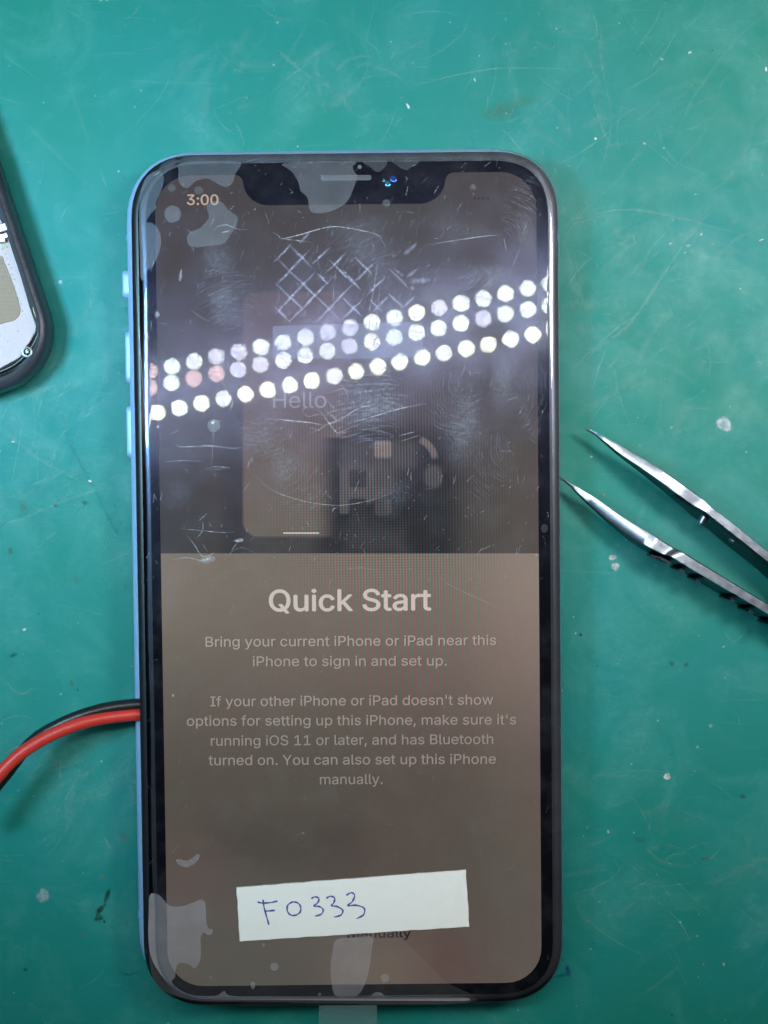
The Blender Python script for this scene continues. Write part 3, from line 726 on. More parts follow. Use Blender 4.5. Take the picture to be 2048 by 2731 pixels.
# air pockets under the film (outlines traced at their own place on the glass)
def c1(x, y): return (300+x/2.37, 360+y/2.37)
def c2(x, y): return (900+x/2.37, 360+y/2.37)
def c8(x, y): return (340+x/2.513, 2200+y/2.513)
def c9(x, y): return (900+x/2.37, 2200+y/2.37)
def pocket(pts, cov=.26, colr=(.32, .33, .37), z=None, smooth=True, colf=None):
    P = [L(x, y) for x, y in pts]
    P = ccw(crom(P, True, 5) if smooth else P); P = dedupe(P)
    z = z or ZG+.006; p2 = [p.to_2d() for p in P]; n_ = len(p2)
    # a few inner points let the cover vary across the pocket
    x0_, x1_, y0_, y1_ = min(p.x for p in p2), max(p.x for p in p2), min(p.y for p in p2), max(p.y for p in p2)
    extra = [Vector((x0_+i*.17+.03*math.sin(j*7), y0_+j*.17)) for i in range(int((x1_-x0_)/.17)+1) for j in range(int((y1_-y0_)/.17)+1)] if x1_-x0_ > .5 else []
    ov, oe, of, *_r = delaunay_2d_cdt(p2+extra, [(i, (i+1) % n_) for i in range(n_)], [], 0, 1e-5)
    F = []
    for f in of:
        c = (ov[f[0]]+ov[f[1]]+ov[f[2]])/3; w = 0
        for i in range(n_):
            p, q = p2[i], p2[(i+1) % n_]
            if (p.y <= c.y) != (q.y <= c.y) and c.x < p.x+(c.y-p.y)/(q.y-p.y)*(q.x-p.x): w += 1 if q.y > p.y else -1
        if w != 0: F.append(tuple(f))
    me = bpy.data.meshes.new('air_bubble_or_veil'); me.from_pydata([(q.x, q.y, z) for q in ov], [], F); me.update(); me.materials.append(M_bubble_veil)
    for p in me.polygons:
        if p.normal.z < 0: p.flip()
    bl = bmesh.new(); bl.from_mesh(me); bmesh.ops.delete(bl, geom=[q for q in bl.verts if not q.link_faces], context='VERTS'); bl.to_mesh(me); bl.free()
    o = bpy.data.objects.new('air_bubble_or_veil', me); COL.objects.link(o); o.parent = prot
    cols = [(colf(q.co) if colf else colr) for q in me.vertices]
    set_attr(o, cols, [cov(q.co) if callable(cov) else cov for q in me.vertices]); return o
pocket([c1(*p) for p in ((430, 178), (418, 230), (418, 290), (440, 325), (470, 337), (495, 320), (530, 290), (600, 276), (650, 300), (690, 322), (730, 325), (760, 300), (778, 245), (803, 205), (800, 172), (620, 165))], .24)
pocket([c1(*p) for p in ((172, 400), (185, 330), (220, 260), (290, 225), (322, 262), (318, 320), (295, 380), (272, 430), (276, 462), (240, 500), (215, 550), (250, 556), (285, 590), (306, 650), (300, 720), (275, 790), (245, 840), (215, 856), (205, 900), (180, 905), (172, 700), (168, 520))], .2, (.34, .38, .46))
def rpocket(x, y, rx, ry, cov=.24, colr=(.32, .33, .37)): pocket([(x+rx*math.cos(a*math.pi/5), y+ry*math.sin(a*math.pi/5)*(1+.05*math.sin(a*2.3))) for a in range(10)], cov, colr)
for (x, y), rx, ry, cv in ((c1(375, 335), 10, 10, .15), (c1(545, 350), 12, 11, .15), (c1(380, 500), 22, 23, .24), (c2(308, 430), 10, 10, .2), (c8(913, 805), 4, 5, .25),
    (c8(985, 950), 11, 11, .33), (c8(840, 1075), 6, 10, .33), (c8(558, 1022), 3, 3, .25), (c8(1288, 1135), 4, 4, .3), (c9(300, 968), 11, 12, .33), ((1452, 1409), 9, 12, .12), ((570, 1135), 17, 17, .22), ((808, 2222), 3, 3, .2)):
    rpocket(x, y, rx, ry, cv, (.88, .82, .86) if y > 2100 else (.32, .33, .37))  # lower pockets paler, with the ceiling's reflection put into their colour
pocket([c1(*p) for p in ((600, 440), (645, 418), (690, 425), (735, 475), (790, 520), (778, 575), (740, 640), (700, 688), (620, 700), (530, 710), (485, 700), (470, 655), (490, 615), (550, 590), (590, 550), (610, 515), (598, 475))], .22)
pocket([c1(*p) for p in ((1080, 182), (1300, 168), (1528, 170), (1518, 200), (1530, 235), (1548, 260), (1530, 320), (1490, 410), (1440, 455), (1370, 485), (1295, 495), (1250, 478), (1238, 420), (1225, 385), (1190, 355), (1175, 300), (1140, 240), (1105, 210))], .27)
pocket([c2(*p) for p in ((160, 166), (240, 162), (312, 166), (298, 205), (262, 232), (235, 228), (205, 200), (175, 185))], .16)
pocket([c2(*p) for p in ((352, 168), (430, 162), (520, 166), (470, 200), (440, 222), (410, 215), (380, 195))], .15)
WARM = (.88, .80, .84)  # pale tone that paints the ceiling's reflection into the lower pockets
pocket([c8(*p) for p in ((150, 470), (210, 470), (280, 540), (360, 545), (440, 520), (490, 500), (520, 520), (526, 600), (530, 660), (545, 695), (568, 700), (566, 730), (540, 738), (510, 722), (490, 760), (492, 840), (485, 910), (450, 962), (420, 940), (365, 925), (335, 935), (322, 975), (318, 1020), (295, 1050), (340, 1100), (420, 1138), (500, 1146), (600, 1143), (650, 1112), (700, 1146), (1000, 1149), (1400, 1152), (1560, 1155), (1620, 1150))]
       + [c9(*p) for p in ((205, 1086), (240, 1058), (280, 1062), (330, 1086), (600, 1088), (800, 1090), (835, 1100), (800, 1112), (500, 1112), (100, 1110))] + [c8(*p) for p in ((1000, 1172), (600, 1170), (450, 1155), (335, 1105), (228, 1010), (160, 890), (140, 760), (142, 600))], .36, WARM)
pocket([c8(*p) for p in ((1400, 770), (1372, 860), (1361, 960), (1368, 1060), (1392, 1142), (1470, 1150), (1540, 1142), (1590, 1070), (1622, 950), (1638, 830), (1640, 750), (1520, 755))], .34, WARM)
pocket([c8(*p) for p in ((325, 235), (345, 268), (392, 284), (435, 268), (472, 235), (484, 205), (462, 195), (445, 215), (400, 238), (360, 232))], .30, WARM)
# pale veil at lower left: a ceiling reflection painted as a film patch
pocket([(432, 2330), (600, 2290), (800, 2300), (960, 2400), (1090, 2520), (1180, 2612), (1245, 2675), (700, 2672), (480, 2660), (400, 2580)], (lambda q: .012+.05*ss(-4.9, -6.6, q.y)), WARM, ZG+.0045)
# residue rectangle of old tape, in the upper third
pocket([(727, 870), (1124, 858), (1128, 935), (1100, 952), (960, 957), (728, 956)], .15, (.44, .48, .74), ZF+.002, smooth=False)

# smears, prints and scratches on top of the film
sm = Marks(); ZS = ZF+.004; BLU = (.45, .50, .68)
def lseg(pts, w, cv, colr=BLU, jit=.3, taper=True, sub=5):
    sm.ribbon(crom([L(x, y) for x, y in pts], False, sub), w*.00644, colr, cv, ZS, taper, jit)
def cb(x, y): return (700+x/3.318, 560+y/3.318)
# criss-cross dirt lines left by a ribbed tape
for a, b in (((205, 280), (440, 510)), ((95, 400), (890, 960) if 0 else (690, 985)), ((100, 615), (460, 770)), ((100, 620), (250, 1000) if 0 else (590, 1000))):
    pass
X_lines = [((100, 400), (690, 980)), ((110, 640), (380, 900)), ((210, 285), (440, 515)), ((100, 845), (250, 1000)), ((690, 760), (890, 950)), ((940, 790), (1070, 910)), ((1110, 730), (1250, 870)),
           ((90, 475), (260, 300)), ((120, 670), (420, 350)), ((95, 945), (470, 545)), ((230, 1000), (600, 620)), ((470, 1000), (800, 650)), ((690, 985), (900, 775)), ((960, 920), (1120, 760)), ((1230, 880), (1340, 770))]
X_lines += [((480, 560), (590, 660)), ((590, 440), (800, 650)), ((700, 520), (880, 720)), ((440, 480), (600, 330)), ((560, 560), (740, 380)), ((800, 650), (1000, 460)), ((900, 775), (1090, 590)), ((430, 180), (330, 300)), ((820, 420), (1000, 600))]
for a, b in X_lines:
    a, b = cb(*a), cb(*b); n = 7
    pts = [(a[0]+(b[0]-a[0])*k/n+random.uniform(-1, 1), a[1]+(b[1]-a[1])*k/n+random.uniform(-1, 1)) for k in range(n+1)]
    lseg(pts, 4.4, .50, (.50, .53, .76), jit=.35, sub=3)
for a, b, w in (((1120, 520), (1290, 690), 5), ((1160, 520), (1250, 590), 5), ((1270, 600), (1370, 520), 6), ((1300, 630), (1490, 625), 10), ((1250, 400), (1370, 290), 8)):
    a, b = cb(*a), cb(*b); lseg([a, ((a[0]+b[0])/2+1, (a[1]+b[1])/2), b], w, .3)
# crease lines and hairs
def c3(x, y): return (300+x/2.37, 800+y/2.37)
def c6(x, y): return (620+x/2.37, 1000+y/2.37)
PL = (.62, .64, .70)
for pts, w, cv in (
    ([cb(90, 200), cb(140, 225), cb(175, 255), cb(330, 220), cb(600, 150), cb(820, 172), cb(1010, 218), cb(1060, 280), cb(1130, 375)], 1.6, .8),
    ([cb(180, 258), cb(300, 270), cb(450, 290)], 1.3, .6), ([cb(1135, 408), cb(1165, 408), cb(1200, 388)], 1.3, .6),
    ([cb(1018, 400), cb(1005, 560), cb(975, 760), cb(945, 920), cb(948, 1300)], 1.1, .65), ([cb(1040, 620), cb(1025, 830), cb(995, 1080), cb(965, 1320)], 1.0, .5),
    ([cb(670, 440), cb(630, 700), cb(632, 1130)], .9, .4), ([cb(410, 625), cb(520, 598), cb(650, 595), cb(690, 610)], .9, .4),
    ([c2(550, 698), c2(780, 662), c2(930, 640), c2(1050, 632)], 1.4, .6), ([c2(1165, 700), c2(1120, 800), c2(1085, 875)], .9, .35),
    ([c1(640, 612), c1(665, 580), c1(720, 570), c1(790, 595), c1(860, 600)], 1.2, .6), ([c1(690, 618), c1(745, 605)], 1.8, .8), ([c1(700, 570), c1(735, 568)], 1.5, .7),
    ([c6(200, 275), c6(330, 285), c6(480, 300), c6(590, 320)], 1.5, .8), ([c6(590, 325), c6(640, 300), c6(700, 270), c6(800, 210), c6(900, 185), c6(920, 150)], 1.1, .7),
    ([c6(480, 372), c6(540, 350), c6(600, 310), c6(655, 290), c6(620, 250), c6(570, 215)], 1.1, .7), ([c6(540, 210), c6(600, 290), c6(660, 365), c6(684, 350)], 1.2, .8),
    ([c6(445, 235), c6(480, 262), c6(540, 250), c6(630, 262)], 1.0, .7), ([c6(500, 205), c6(450, 215), c6(445, 240)], .9, .6), ([c6(590, 140), c6(620, 190), c6(650, 225), c6(560, 250)], 1.0, .7),
    ([c6(480, 372), c6(500, 335), c6(545, 350), c6(560, 325)], .9, .6), ([c6(590, 120), c6(660, 95), c6(710, 90), c6(728, 145)], 1.0, .7), ([c6(505, 20), c6(640, 22), c6(800, 50)], .9, .6),
    ([c6(720, 310), c6(900, 260), c6(1050, 215), c6(1230, 180)], 1.5, .8), ([c6(1050, 385), c6(1155, 358)], 1.1, .6), ([c6(1060, 420), c6(1180, 382)], 1.1, .6),
    ([c6(100, 590), c6(240, 720), c6(420, 790), c6(620, 823), c6(760, 815), c6(900, 785), c6(1020, 740)], 1.2, .5), ([c6(632, 865), c6(640, 845), c6(662, 840)], 1.4, .8),
    ([c3(400, 910), c3(440, 928), c3(620, 922), c3(760, 938), c3(830, 925)], 1.1, .65), ([c3(640, 700), c3(638, 830), c3(628, 1060)], .9, .5), ([c3(580, 1075), c3(630, 1055), c3(680, 1055), c3(740, 1062), c3(590, 1078)], 1.0, .6),
    ([c3(330, 1025), c3(440, 1015), c3(560, 1020)], .8, .5), ([c3(680, 480), c3(720, 570), c3(760, 640), c3(735, 715)], 1.2, .7), ([c3(700, 350), c3(672, 385), c3(720, 430)], 1.0, .6), ([c3(490, 60), c3(560, 110), c3(620, 140)], 1.0, .4),
    ([(476, 1410), (540, 1415), (590, 1420), (626, 1419)], 1.0, .6), ([(497, 1425), (520, 1455), (541, 1484), (575, 1474)], 1.4, .7), ([(541, 1390), (540, 1415), (524, 1436)], 1.1, .6),
    ([(640, 1440), (622, 1462), (612, 1482)], 1.1, .5), ([(456, 1494), (500, 1487), (540, 1495), (575, 1485)], 1.2, .6), ([(600, 1490), (640, 1460), (690, 1480)], .9, .35), ([(880, 1520), (960, 1515), (1010, 1520)], .9, .3),
    ([(1180, 1550), (1240, 1580), (1330, 1620)], 1.1, .35), ([(360, 700), (372, 900), (386, 1100)], .8, .5)):
    lseg(pts, w*1.15, cv, PL, jit=.35)
for px, py, rx, ry, rot, cv in ((638, 1441, 16, 5, .2, .75), (553, 1493, 24, 11, .1, .35), (550, 1492, 12, 5, .3, .6), (568, 1127, 6, 5, 0, .9), (421, 1138, 4, 4, 0, .8), (419, 839, 7, 12, .2, .3),
    (482, 735, 5, 18, -.1, .3), (1262, 500, 12, 10, .2, .12), (1100, 769, 6, 6, 0, .35), (462, 1855, 3, 5, .3, .8), (1430, 1480, 3, 3, 0, .5)):
    sm.spot(L(px, py), rx*.00644, ry*.00644, rot, PL, cv, ZS, .5)
# greasy blotches
for px, py, rx, ry, rot, cv in ((585, 700, 60, 110, .1, .07), (600, 800, 80, 80, 0, .08), (1000, 1080, 90, 120, .2, .10), (1220, 1130, 110, 150, .3, .09), (1340, 1020, 60, 110, .1, .07), (760, 1230, 90, 90, .6, .07),
    (1180, 800, 90, 60, .3, .07), (1290, 740, 70, 60, .4, .08), (960, 640, 110, 120, .2, .05), (700, 1150, 90, 60, .4, .06), (480, 1320, 60, 60, 0, .04), (1230, 600, 120, 90, .2, .04), (1400, 640, 40, 110, 0, .06), (450, 1600, 60, 130, .1, .035), (1060, 1300, 80, 90, .2, .05)):
    for k in range(3):
        sm.spot(L(px+random.uniform(-.3, .3)*rx, py+random.uniform(-.3, .3)*ry), rx*.0055*random.uniform(.6, 1), ry*.0055*random.uniform(.6, 1), -rot, (.45, .5, .62), cv*.75, ZS, .9, .18)
# fingerprints: short ridge arcs inside an oval
def print_(px, py, rx, ry, rot, cx, cy, cv, gap=7.2, warp=.12):
    C = L(px, py); K = .00644; Q = L(px+cx, py+cy); ra, rb = rx*K, ry*K
    dist = (C-Q).length; r = max(gap*K, dist-max(ra, rb))
    while r < dist+max(ra, rb):
        run = []; n = max(12, int(2*math.pi*r/.05))
        ph = random.uniform(0, 6)
        for i in range(n+1):
            a = 2*math.pi*i/n; rr_ = r*(1+warp*math.sin(2*a+1)+.012*math.sin(9*a+ph)); p = Vector((Q.x+rr_*math.cos(a), Q.y+rr_*1.15*math.sin(a), 0))
            d = p-C; x = d.x*math.cos(rot)-d.y*math.sin(rot); y = d.x*math.sin(rot)+d.y*math.cos(rot)
            e = math.hypot(x/ra, y/rb)
            if e < 1+.12*math.sin(a*7) and random.random() > .07: run.append(p)
            else:
                if len(run) > 3: sm.ribbon(run, gap*K*.36, BLU, cv*1.0*random.uniform(.5, 1.1), ZS, True, .5)
                run = []
        if len(run) > 3: sm.ribbon(run, gap*K*.36, BLU, cv*1.0*random.uniform(.5, 1.1), ZS, True, .5)
        r += gap*K
print_(985, 1085, 95, 115, .3, -20, 240, .24, 8.2); print_(600, 800, 80, 95, .2, 20, 140, .15, 7.5); print_(1215, 1080, 75, 110, -.3, 40, -60, .16, 7.5)
print_(1395, 560, 62, 95, .35, -90, 110, .16, 7); print_(1265, 760, 55, 60, .5, -60, -90, .17, 7); print_(800, 1290, 80, 80, .3, -70, -60, .13, 7.5)
print_(1310, 1240, 60, 110, .1, 90, -60, .11, 7); print_(700, 1150, 85, 70, .1, 0, -120, .13, 7.5); print_(1420, 1050, 45, 110, 0, -140, 0, .12, 7); print_(1478, 640, 18, 70, 0, -60, -60, .2, 7); print_(830, 870, 90, 45, .2, -40, 160, .15, 8)
print_(960, 690, 120, 90, .4, 120, 220, .09, 7)
# fine dust and rub marks
for i in range(950):
    t = random.random()
    px, py = (random.uniform(385, 1490), random.uniform(415, 1550)) if t < .72 else (random.uniform(385, 1490), random.uniform(1500, 2660))
    a = random.choice([1.2, 1.3, 1.0, .3, 2.0])+random.gauss(0, .3); ln = random.choice([.01, .015, .02, .03, .06])*random.uniform(.7, 1.5); c = L(px, py); d = Vector((math.cos(a), math.sin(a), 0))*ln
    sm.ribbon([c-d, c, c+d], random.uniform(.004, .008), PL, random.uniform(.15, .6)*(.5 if t > .72 else 1), ZS, False, 0)
for i in range(320):
    px, py = random.gauss(960, 200), random.gauss(720, 130)
    if not (430 < px < 1430 and 560 < py < 1000): continue
    c = L(px, py); a = 1.25+random.gauss(0, .15); d = Vector((math.cos(a), math.sin(a), 0))*random.uniform(.04, .13)
    sm.ribbon([c-d, c-d*.3, c+d*.4, c+d], .012, BLU, random.uniform(.05, .16), ZS, True, .4)
sm.build('smudge', M_smear, prot)

# ------------------------------------------------------------------ paper label with handwriting
lab = empty('paper_label', (P0.x, P0.y, 0), ROT)
tag(lab, 'white paper label with F0333 handwritten in blue pen on the screen', 'label')
ZP = ZF+.03
LP = [L(630.5, 2367, ZP), L(639, 2510, ZP), L(1251.5, 2471, ZP), L(1242.5, 2320, ZP)]
P = ccw([p.copy() for p in LP]); n = 14; ring = []
for i in range(4):
    a, b = P[i], P[(i+1) % 4]; m = 24 if (b-a).length > 2 else 8
    for k in range(m):
        q = a.lerp(b, k/m); j = .004*math.sin(k*2.3+i)+.003*random.uniform(-1, 1)
        nn = Vector((b.y-a.y, a.x-b.x, 0)).normalized(); ring.append(q+nn*j)
v, f = loft([zed(ring, ZF+.004), zed(ring, ZP+.012), zed(inset(ring, .006), ZP+.018)])
obj('paper', v, f, M_paper, lab, smooth=30)
ink = []
def strokes(pl):
    V = []; F = []
    for pts in pl:
        pp = crom([L(*c8(x, y), ZP) for x, y in pts], False, 6)
        for p in pp: p.z = ZP+.0185
        n_ = len(pp); b = len(V)
        for i, p in enumerate(pp):
            t = (pp[min(i+1, n_-1)]-pp[max(i-1, 0)]).normalized(); q = Vector((-t.y, t.x, 0)); w = .0135*(1+.22*math.sin(i*.9)+.1*random.uniform(-1, 1))*(0.6 if i in (0, n_-1) else 1)
            V += [p+q*w, p+q*w*.5+Vector((0, 0, .0012)), p-q*w*.5+Vector((0, 0, .0012)), p-q*w]
        for i in range(n_-1):
            for j in range(3): a = b+i*4+j; F.append((a, a+4, a+5, a+1))
    return V, F
chars = [[[(872, 514), (905, 522), (960, 518), (1006, 508)], [(908, 498), (918, 560), (935, 620), (948, 668)], [(916, 576), (950, 574), (990, 570)]],
         [[(1110, 512), (1075, 535), (1072, 575), (1095, 602), (1130, 602), (1158, 580), (1160, 545), (1140, 520), (1105, 513)]],
         [[(1232, 492), (1256, 480), (1282, 490), (1276, 518), (1250, 542), (1285, 545), (1311, 565), (1300, 595), (1256, 610)]],
         [[(1332, 490), (1360, 476), (1388, 488), (1382, 520), (1368, 540), (1405, 545), (1442, 570), (1430, 602), (1384, 616)]],
         [[(1466, 470), (1500, 452), (1522, 470), (1508, 510), (1476, 540), (1530, 536), (1585, 556), (1582, 600), (1534, 626)]]]
for ch in chars:
    V, F = strokes(ch); o = obj('handwriting', V, F, M_ink, lab)
    for p in o.data.polygons:
        if p.normal.z < 0: p.flip()

# ------------------------------------------------------------------ wires
def c7(x, y): return (x/3.318, 1780+y/3.318)
def wire(name, pts, zs, rad, mat, label):
    P = crom([Vector(U(*c7(x, y), z)) for (x, y), z in zip(pts, zs)], False, 8)
    v, f = tube(P, rad); o = obj(name, v, f, mat, None, smooth=60); tag(o, label, 'wire', 'power wires running under the phone display'); return o
wire('wire', [(1420, 395), (1240, 412), (1000, 437), (800, 472), (600, 535), (400, 625), (220, 735), (90, 845), (-20, 965), (-130, 1110), (-260, 1320)],
     [.70, .72, .84, .95, 1.05, 1.12, 1.2, 1.25, 1.3, 1.3, 1.3], .112, M_red, 'thick red insulated wire curving from the left edge into the phone')
wire('wire', [(1420, 330), (1240, 328), (1080, 342), (900, 372), (700, 432), (520, 510), (360, 600), (240, 700), (150, 815), (70, 925), (-30, 1045), (-150, 1200), (-260, 1400)],
     [.66, .68, .76, .84, .90, .92, .93, .95, 1.0, 1.0, 1.05, 1.05, 1.05], .108, M_blk, 'black insulated wire running beside and beneath the red one')

# ------------------------------------------------------------------ tweezers
tw = empty('tweezers', tuple(U(1900, 1400)))
tag(tw, 'open steel tweezers with fine tips lying on the mat right of the phone', 'tweezers')
TWM = Matrix.Translation(-Vector(tw.location))
def ct(x, y): return (1450+x/2.774, 1080+y/2.774)
def arm(top, bot, zt, dep, ribs, rib_side=True):
    n = 40
    A = crom([Vector((*ct(x, y), 0)) for x, y in top], False, 10); B = crom([Vector((*ct(x, y), 0)) for x, y in bot], False, 10)
    def samp(P, t):
        x = t*(len(P)-1); i = min(int(x), len(P)-2); return P[i].lerp(P[i+1], x-i)
    m = 70; rings = []; info = []
    for i in range(m+1):
        t = i/m; tt = t*(len(zt)-1); k = min(int(tt), len(zt)-2); z = zt[k]*(1-(tt-k))+zt[k+1]*(tt-k); d = dep[k]*(1-(tt-k))+dep[k+1]*(tt-k)
        a2 = samp(A, t); b2 = samp(B, t)
        a = U(a2.x, a2.y, z); b = U(b2.x, b2.y, z-.02)
        zb = max(.012, z-d); w = (b-a)
        e = .18; wl_ = Vector((w.x, w.y, 0)).normalized()*.11*min(1, d*1.2); bo = b+wl_
        ring = [a+w*e*.5+Vector((0, 0, .0)), a-Vector((0, 0, .03*min(1, d))), Vector((a.x, a.y, zb+.01)), Vector((a.x+w.x*.3, a.y+w.y*.3, zb)), Vector((bo.x-w.x*.3, bo.y-w.y*.3, zb)), Vector((bo.x, bo.y, zb+.03)), b-Vector((0, 0, .02*min(1, d))), b-w*e*.4+Vector((0, 0, .004))]
        rings.append(ring); info.append((a, bo, z, zb))
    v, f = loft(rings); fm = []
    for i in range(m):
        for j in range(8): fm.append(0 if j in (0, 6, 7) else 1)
    fm += [0, 0]
    v = [TWM @ Vector(q) for q in v]
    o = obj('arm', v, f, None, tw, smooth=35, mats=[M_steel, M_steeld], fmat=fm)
    # grip ribs on the outer face
    for k in range(ribs):
        t = .60+.40*k/ribs; i = int(t*m); a, b, z, zb = info[min(i, m)]
        w = (b-a); w.z = 0; w.normalize(); q = Vector((b.x, b.y, 0))
        tdir = (info[min(i+1, m)][1]-info[i-1][1]); tdir.z = 0; tdir.normalize()
        rr_ = []
        for s, ins in ((-.0, 0), (.045, .012), (.06, .03)):
            rr_.append([q+w*s+tdir*dx+Vector((0, 0, zz)) for dx, zz in ((-.055+ins, zb+.08), (.055-ins, zb+.08), (.055-ins, z-.12), (-.055+ins, z-.12))])
        vv, ff = loft(rr_); vv = [TWM @ Vector(x) for x in vv]
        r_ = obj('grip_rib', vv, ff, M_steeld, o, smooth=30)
    return o, info
upT = [(318, 168), (370, 196), (460, 242), (600, 320), (750, 405), (900, 495), (1060, 608), (1180, 695), (1250, 760), (1400, 872), (1659, 1082), (1900, 1280)]
upB = [(322, 190), (372, 216), (440, 262), (560, 360), (700, 455), (850, 560), (1000, 672), (1110, 748), (1200, 798), (1320, 895), (1640, 1150), (1850, 1330)]
loT = [(110, 525), (200, 582), (270, 620), (400, 700), (540, 800), (700, 900), (850, 985), (960, 1055), (1040, 1095), (1200, 1192), (1659, 1472), (1900, 1620)]
loB = [(112, 540), (198, 602), (255, 655), (380, 770), (530, 895), (680, 1000), (800, 1068), (880, 1106), (940, 1124), (1100, 1222), (1580, 1502), (1850, 1665)]
zt = [.52, .55, .60, .68, .78, .88, .95, .95, 1.0, 1.02, 1.05, 1.05]; dp = [.06, .08, .14, .2, .3, .42, .5, .6, .85, .95, 1.02, 1.02]
a1, i1 = arm(upT, upB, zt, dp, 0)
zt2 = [.48, .5, .54, .6, .68, .78, .88, .9, .98, 1.0, 1.02, 1.02]
a2, i2 = arm(loT, loB, zt2, dp, 11)
# guide pin and stop on the inner face of the upper arm
for (px, py, r, ln) in ((1880, 1376, .07, .17), (1962, 1432, .085, .12)):
    c = U(px, py, .62); d = Vector((-.45, -.85, 0)).normalized(); s = Vector((d.y, -d.x, 0)); rr_ = []
    for t, k in ((-.12, 1), (ln*.8, 1), (ln, .8), (ln+.01, .3)):
        rr_.append([c+d*t+(s*math.cos(a*math.pi/8)+Vector((0, 0, 1))*math.sin(a*math.pi/8))*r*k for a in range(16)])
    v, f = loft(rr_); v = [TWM @ Vector(q) for q in v]; obj('guide_pin', v, f, M_steel, tw, smooth=50)
# far ends joined beyond the picture
e1, e2 = i1[-1], i2[-1]
join = [(e1[0]+e1[1])/2, U(2230, 1790, 1.0), U(2330, 1880, 1.0), (e2[0]+e2[1])/2]
v, f = tube([TWM @ q for q in crom([Vector((q.x, q.y, .55)) for q in join], False, 8)], .2, 8); obj('spring_end', v, f, M_steel, tw, smooth=60)

# ------------------------------------------------------------------ the other phone's open housing at the left edge
ho = empty('phone_housing', tuple(U(0, 900)))
tag(ho, 'dark grey open phone housing with a metal plate at the left edge', 'phone housing')
HM = Matrix.Translation(-Vector(ho.location))
def ch(x, y, z): return U(x/2.988, 360+y/2.988, z)
ua = Vector((-.309, .951, 0)); va = Vector((.951, .309, 0))          # up along its side, outward right
HC = U(-42, 877, .75)                                                # centre of the rounded corner
RC = 1.10
def house_ring(rad_in, z, top=13.0, left=6.2):
    # outline of the housing, inset by rad_in, as seen from above
    rad = RC-rad_in; c = Vector((HC.x, HC.y, z)); pts = []
    def corner(o, a0):
        for k in range(13):
            a = R(a0+90*k/12); pts.append(o+(va*math.cos(a)+ua*math.sin(a))*rad)
    corner(c-va*left, 180); corner(c, 270); corner(c+ua*top, 0); corner(c-va*left+ua*top, 90)
    return [Vector((p.x, p.y, z)) for p in pts]
rings = [house_ring(.28, 0), house_ring(.12, .06), house_ring(.02, .2), house_ring(0, .42), house_ring(.015, .62), house_ring(.04, .71), house_ring(.07, .745), house_ring(.125, .76), house_ring(.15, .745), house_ring(.165, .66), house_ring(.24, .62), house_ring(.26, .34)]
v, f = loft(rings); v = [HM @ Vector(q) for q in v]
shell = obj('shell', v, f, None, ho, smooth=40, mats=[M_shell, M_shellin], fmat=[0]*(51*0+52*8)+[1]*(52*3)+[0, 1])
def cyl(cx, cy, prof, n=24): return [[Vector((cx+r*math.cos(2*math.pi*i/n), cy+r*math.sin(2*math.pi*i/n), z)) for i in range(n)] for r, z in prof]
def hpoly(name, pts, z0, z1, mat, bev=.012, sm_=False):
    P = [ch(x, y, z1) for x, y in pts]
    if sm_: P = crom(P, True, 4)
    v, f = prism(P, z0, z1, bev); v = [HM @ Vector(q) for q in v]; return obj(name, v, f, mat, ho, smooth=30)
hpoly('metal_plate', [(-260, 560), (0, 660), (72, 812), (150, 1060), (240, 1370), (292, 1528), (282, 1572), (232, 1660), (205, 1690), (168, 1768), (130, 1790), (0, 1862), (-260, 1990)], .34, .52, M_plate)
hpoly('speaker_pad', [(-200, 950), (0, 962), (30, 1010), (90, 1150), (150, 1340), (158, 1410), (130, 1460), (60, 1490), (-200, 1500)], .52, .535, M_pad, .004, True)
hpoly('bracket', [(-60, 722), (38, 700), (62, 756), (-50, 795)], .50, .66, M_clip); hpoly('bracket', [(-50, 800), (68, 772), (80, 812), (40, 828), (44, 850), (0, 858), (-50, 858)], .50, .62, M_clip)
hpoly('rail', [(40, 680), (110, 660), (132, 755), (70, 770)], .34, .66, M_shellin); hpoly('rail', [(78, 812), (140, 808), (178, 925), (290, 1345), (245, 1335), (150, 1030)], .34, .55, M_shellin)
hpoly('rail', [(-40, 330), (20, 520), (90, 650), (40, 672), (-30, 560)], .34, .52, M_shellin)
hpoly('contact_clip', [(245, 1335), (285, 1332), (292, 1362), (252, 1368)], .5, .62, M_gold); hpoly('contact_clip', [(252, 1372), (292, 1366), (316, 1445), (278, 1458)], .5, .64, M_gold)
# embossed ridges of the pad and small glue dots along the sheet's edge
for k in range(15):
    y = 985+k*33; x1 = min(150, 20+(y-985)*.42)
    if y > 1440: x1 = 110
    hpoly('pad_ridge', [(-180, y), (x1-14, y+6), (x1-14, y+15), (-180, y+9)], .534, .542, M_pad, .002)
for x, y in ((22, 905), (40, 950), (60, 985), (66, 1030), (85, 1062), (95, 1110), (112, 1150), (122, 1205), (140, 1250), (152, 1300), (168, 1345), (176, 1400), (20, 870), (140, 1560), (60, 1640)):
    q = ch(x, y, .52); v, f = loft(cyl(q.x, q.y, [(.016, .515), (.013, .528), (.005, .532)], 8)); obj('glue_dot', [HM @ Vector(w) for w in v], f, M_clip, ho, smooth=40)
hpoly('tape', [(20, 905), (60, 900), (52, 870), (16, 872)], .52, .524, M_gold, .001)
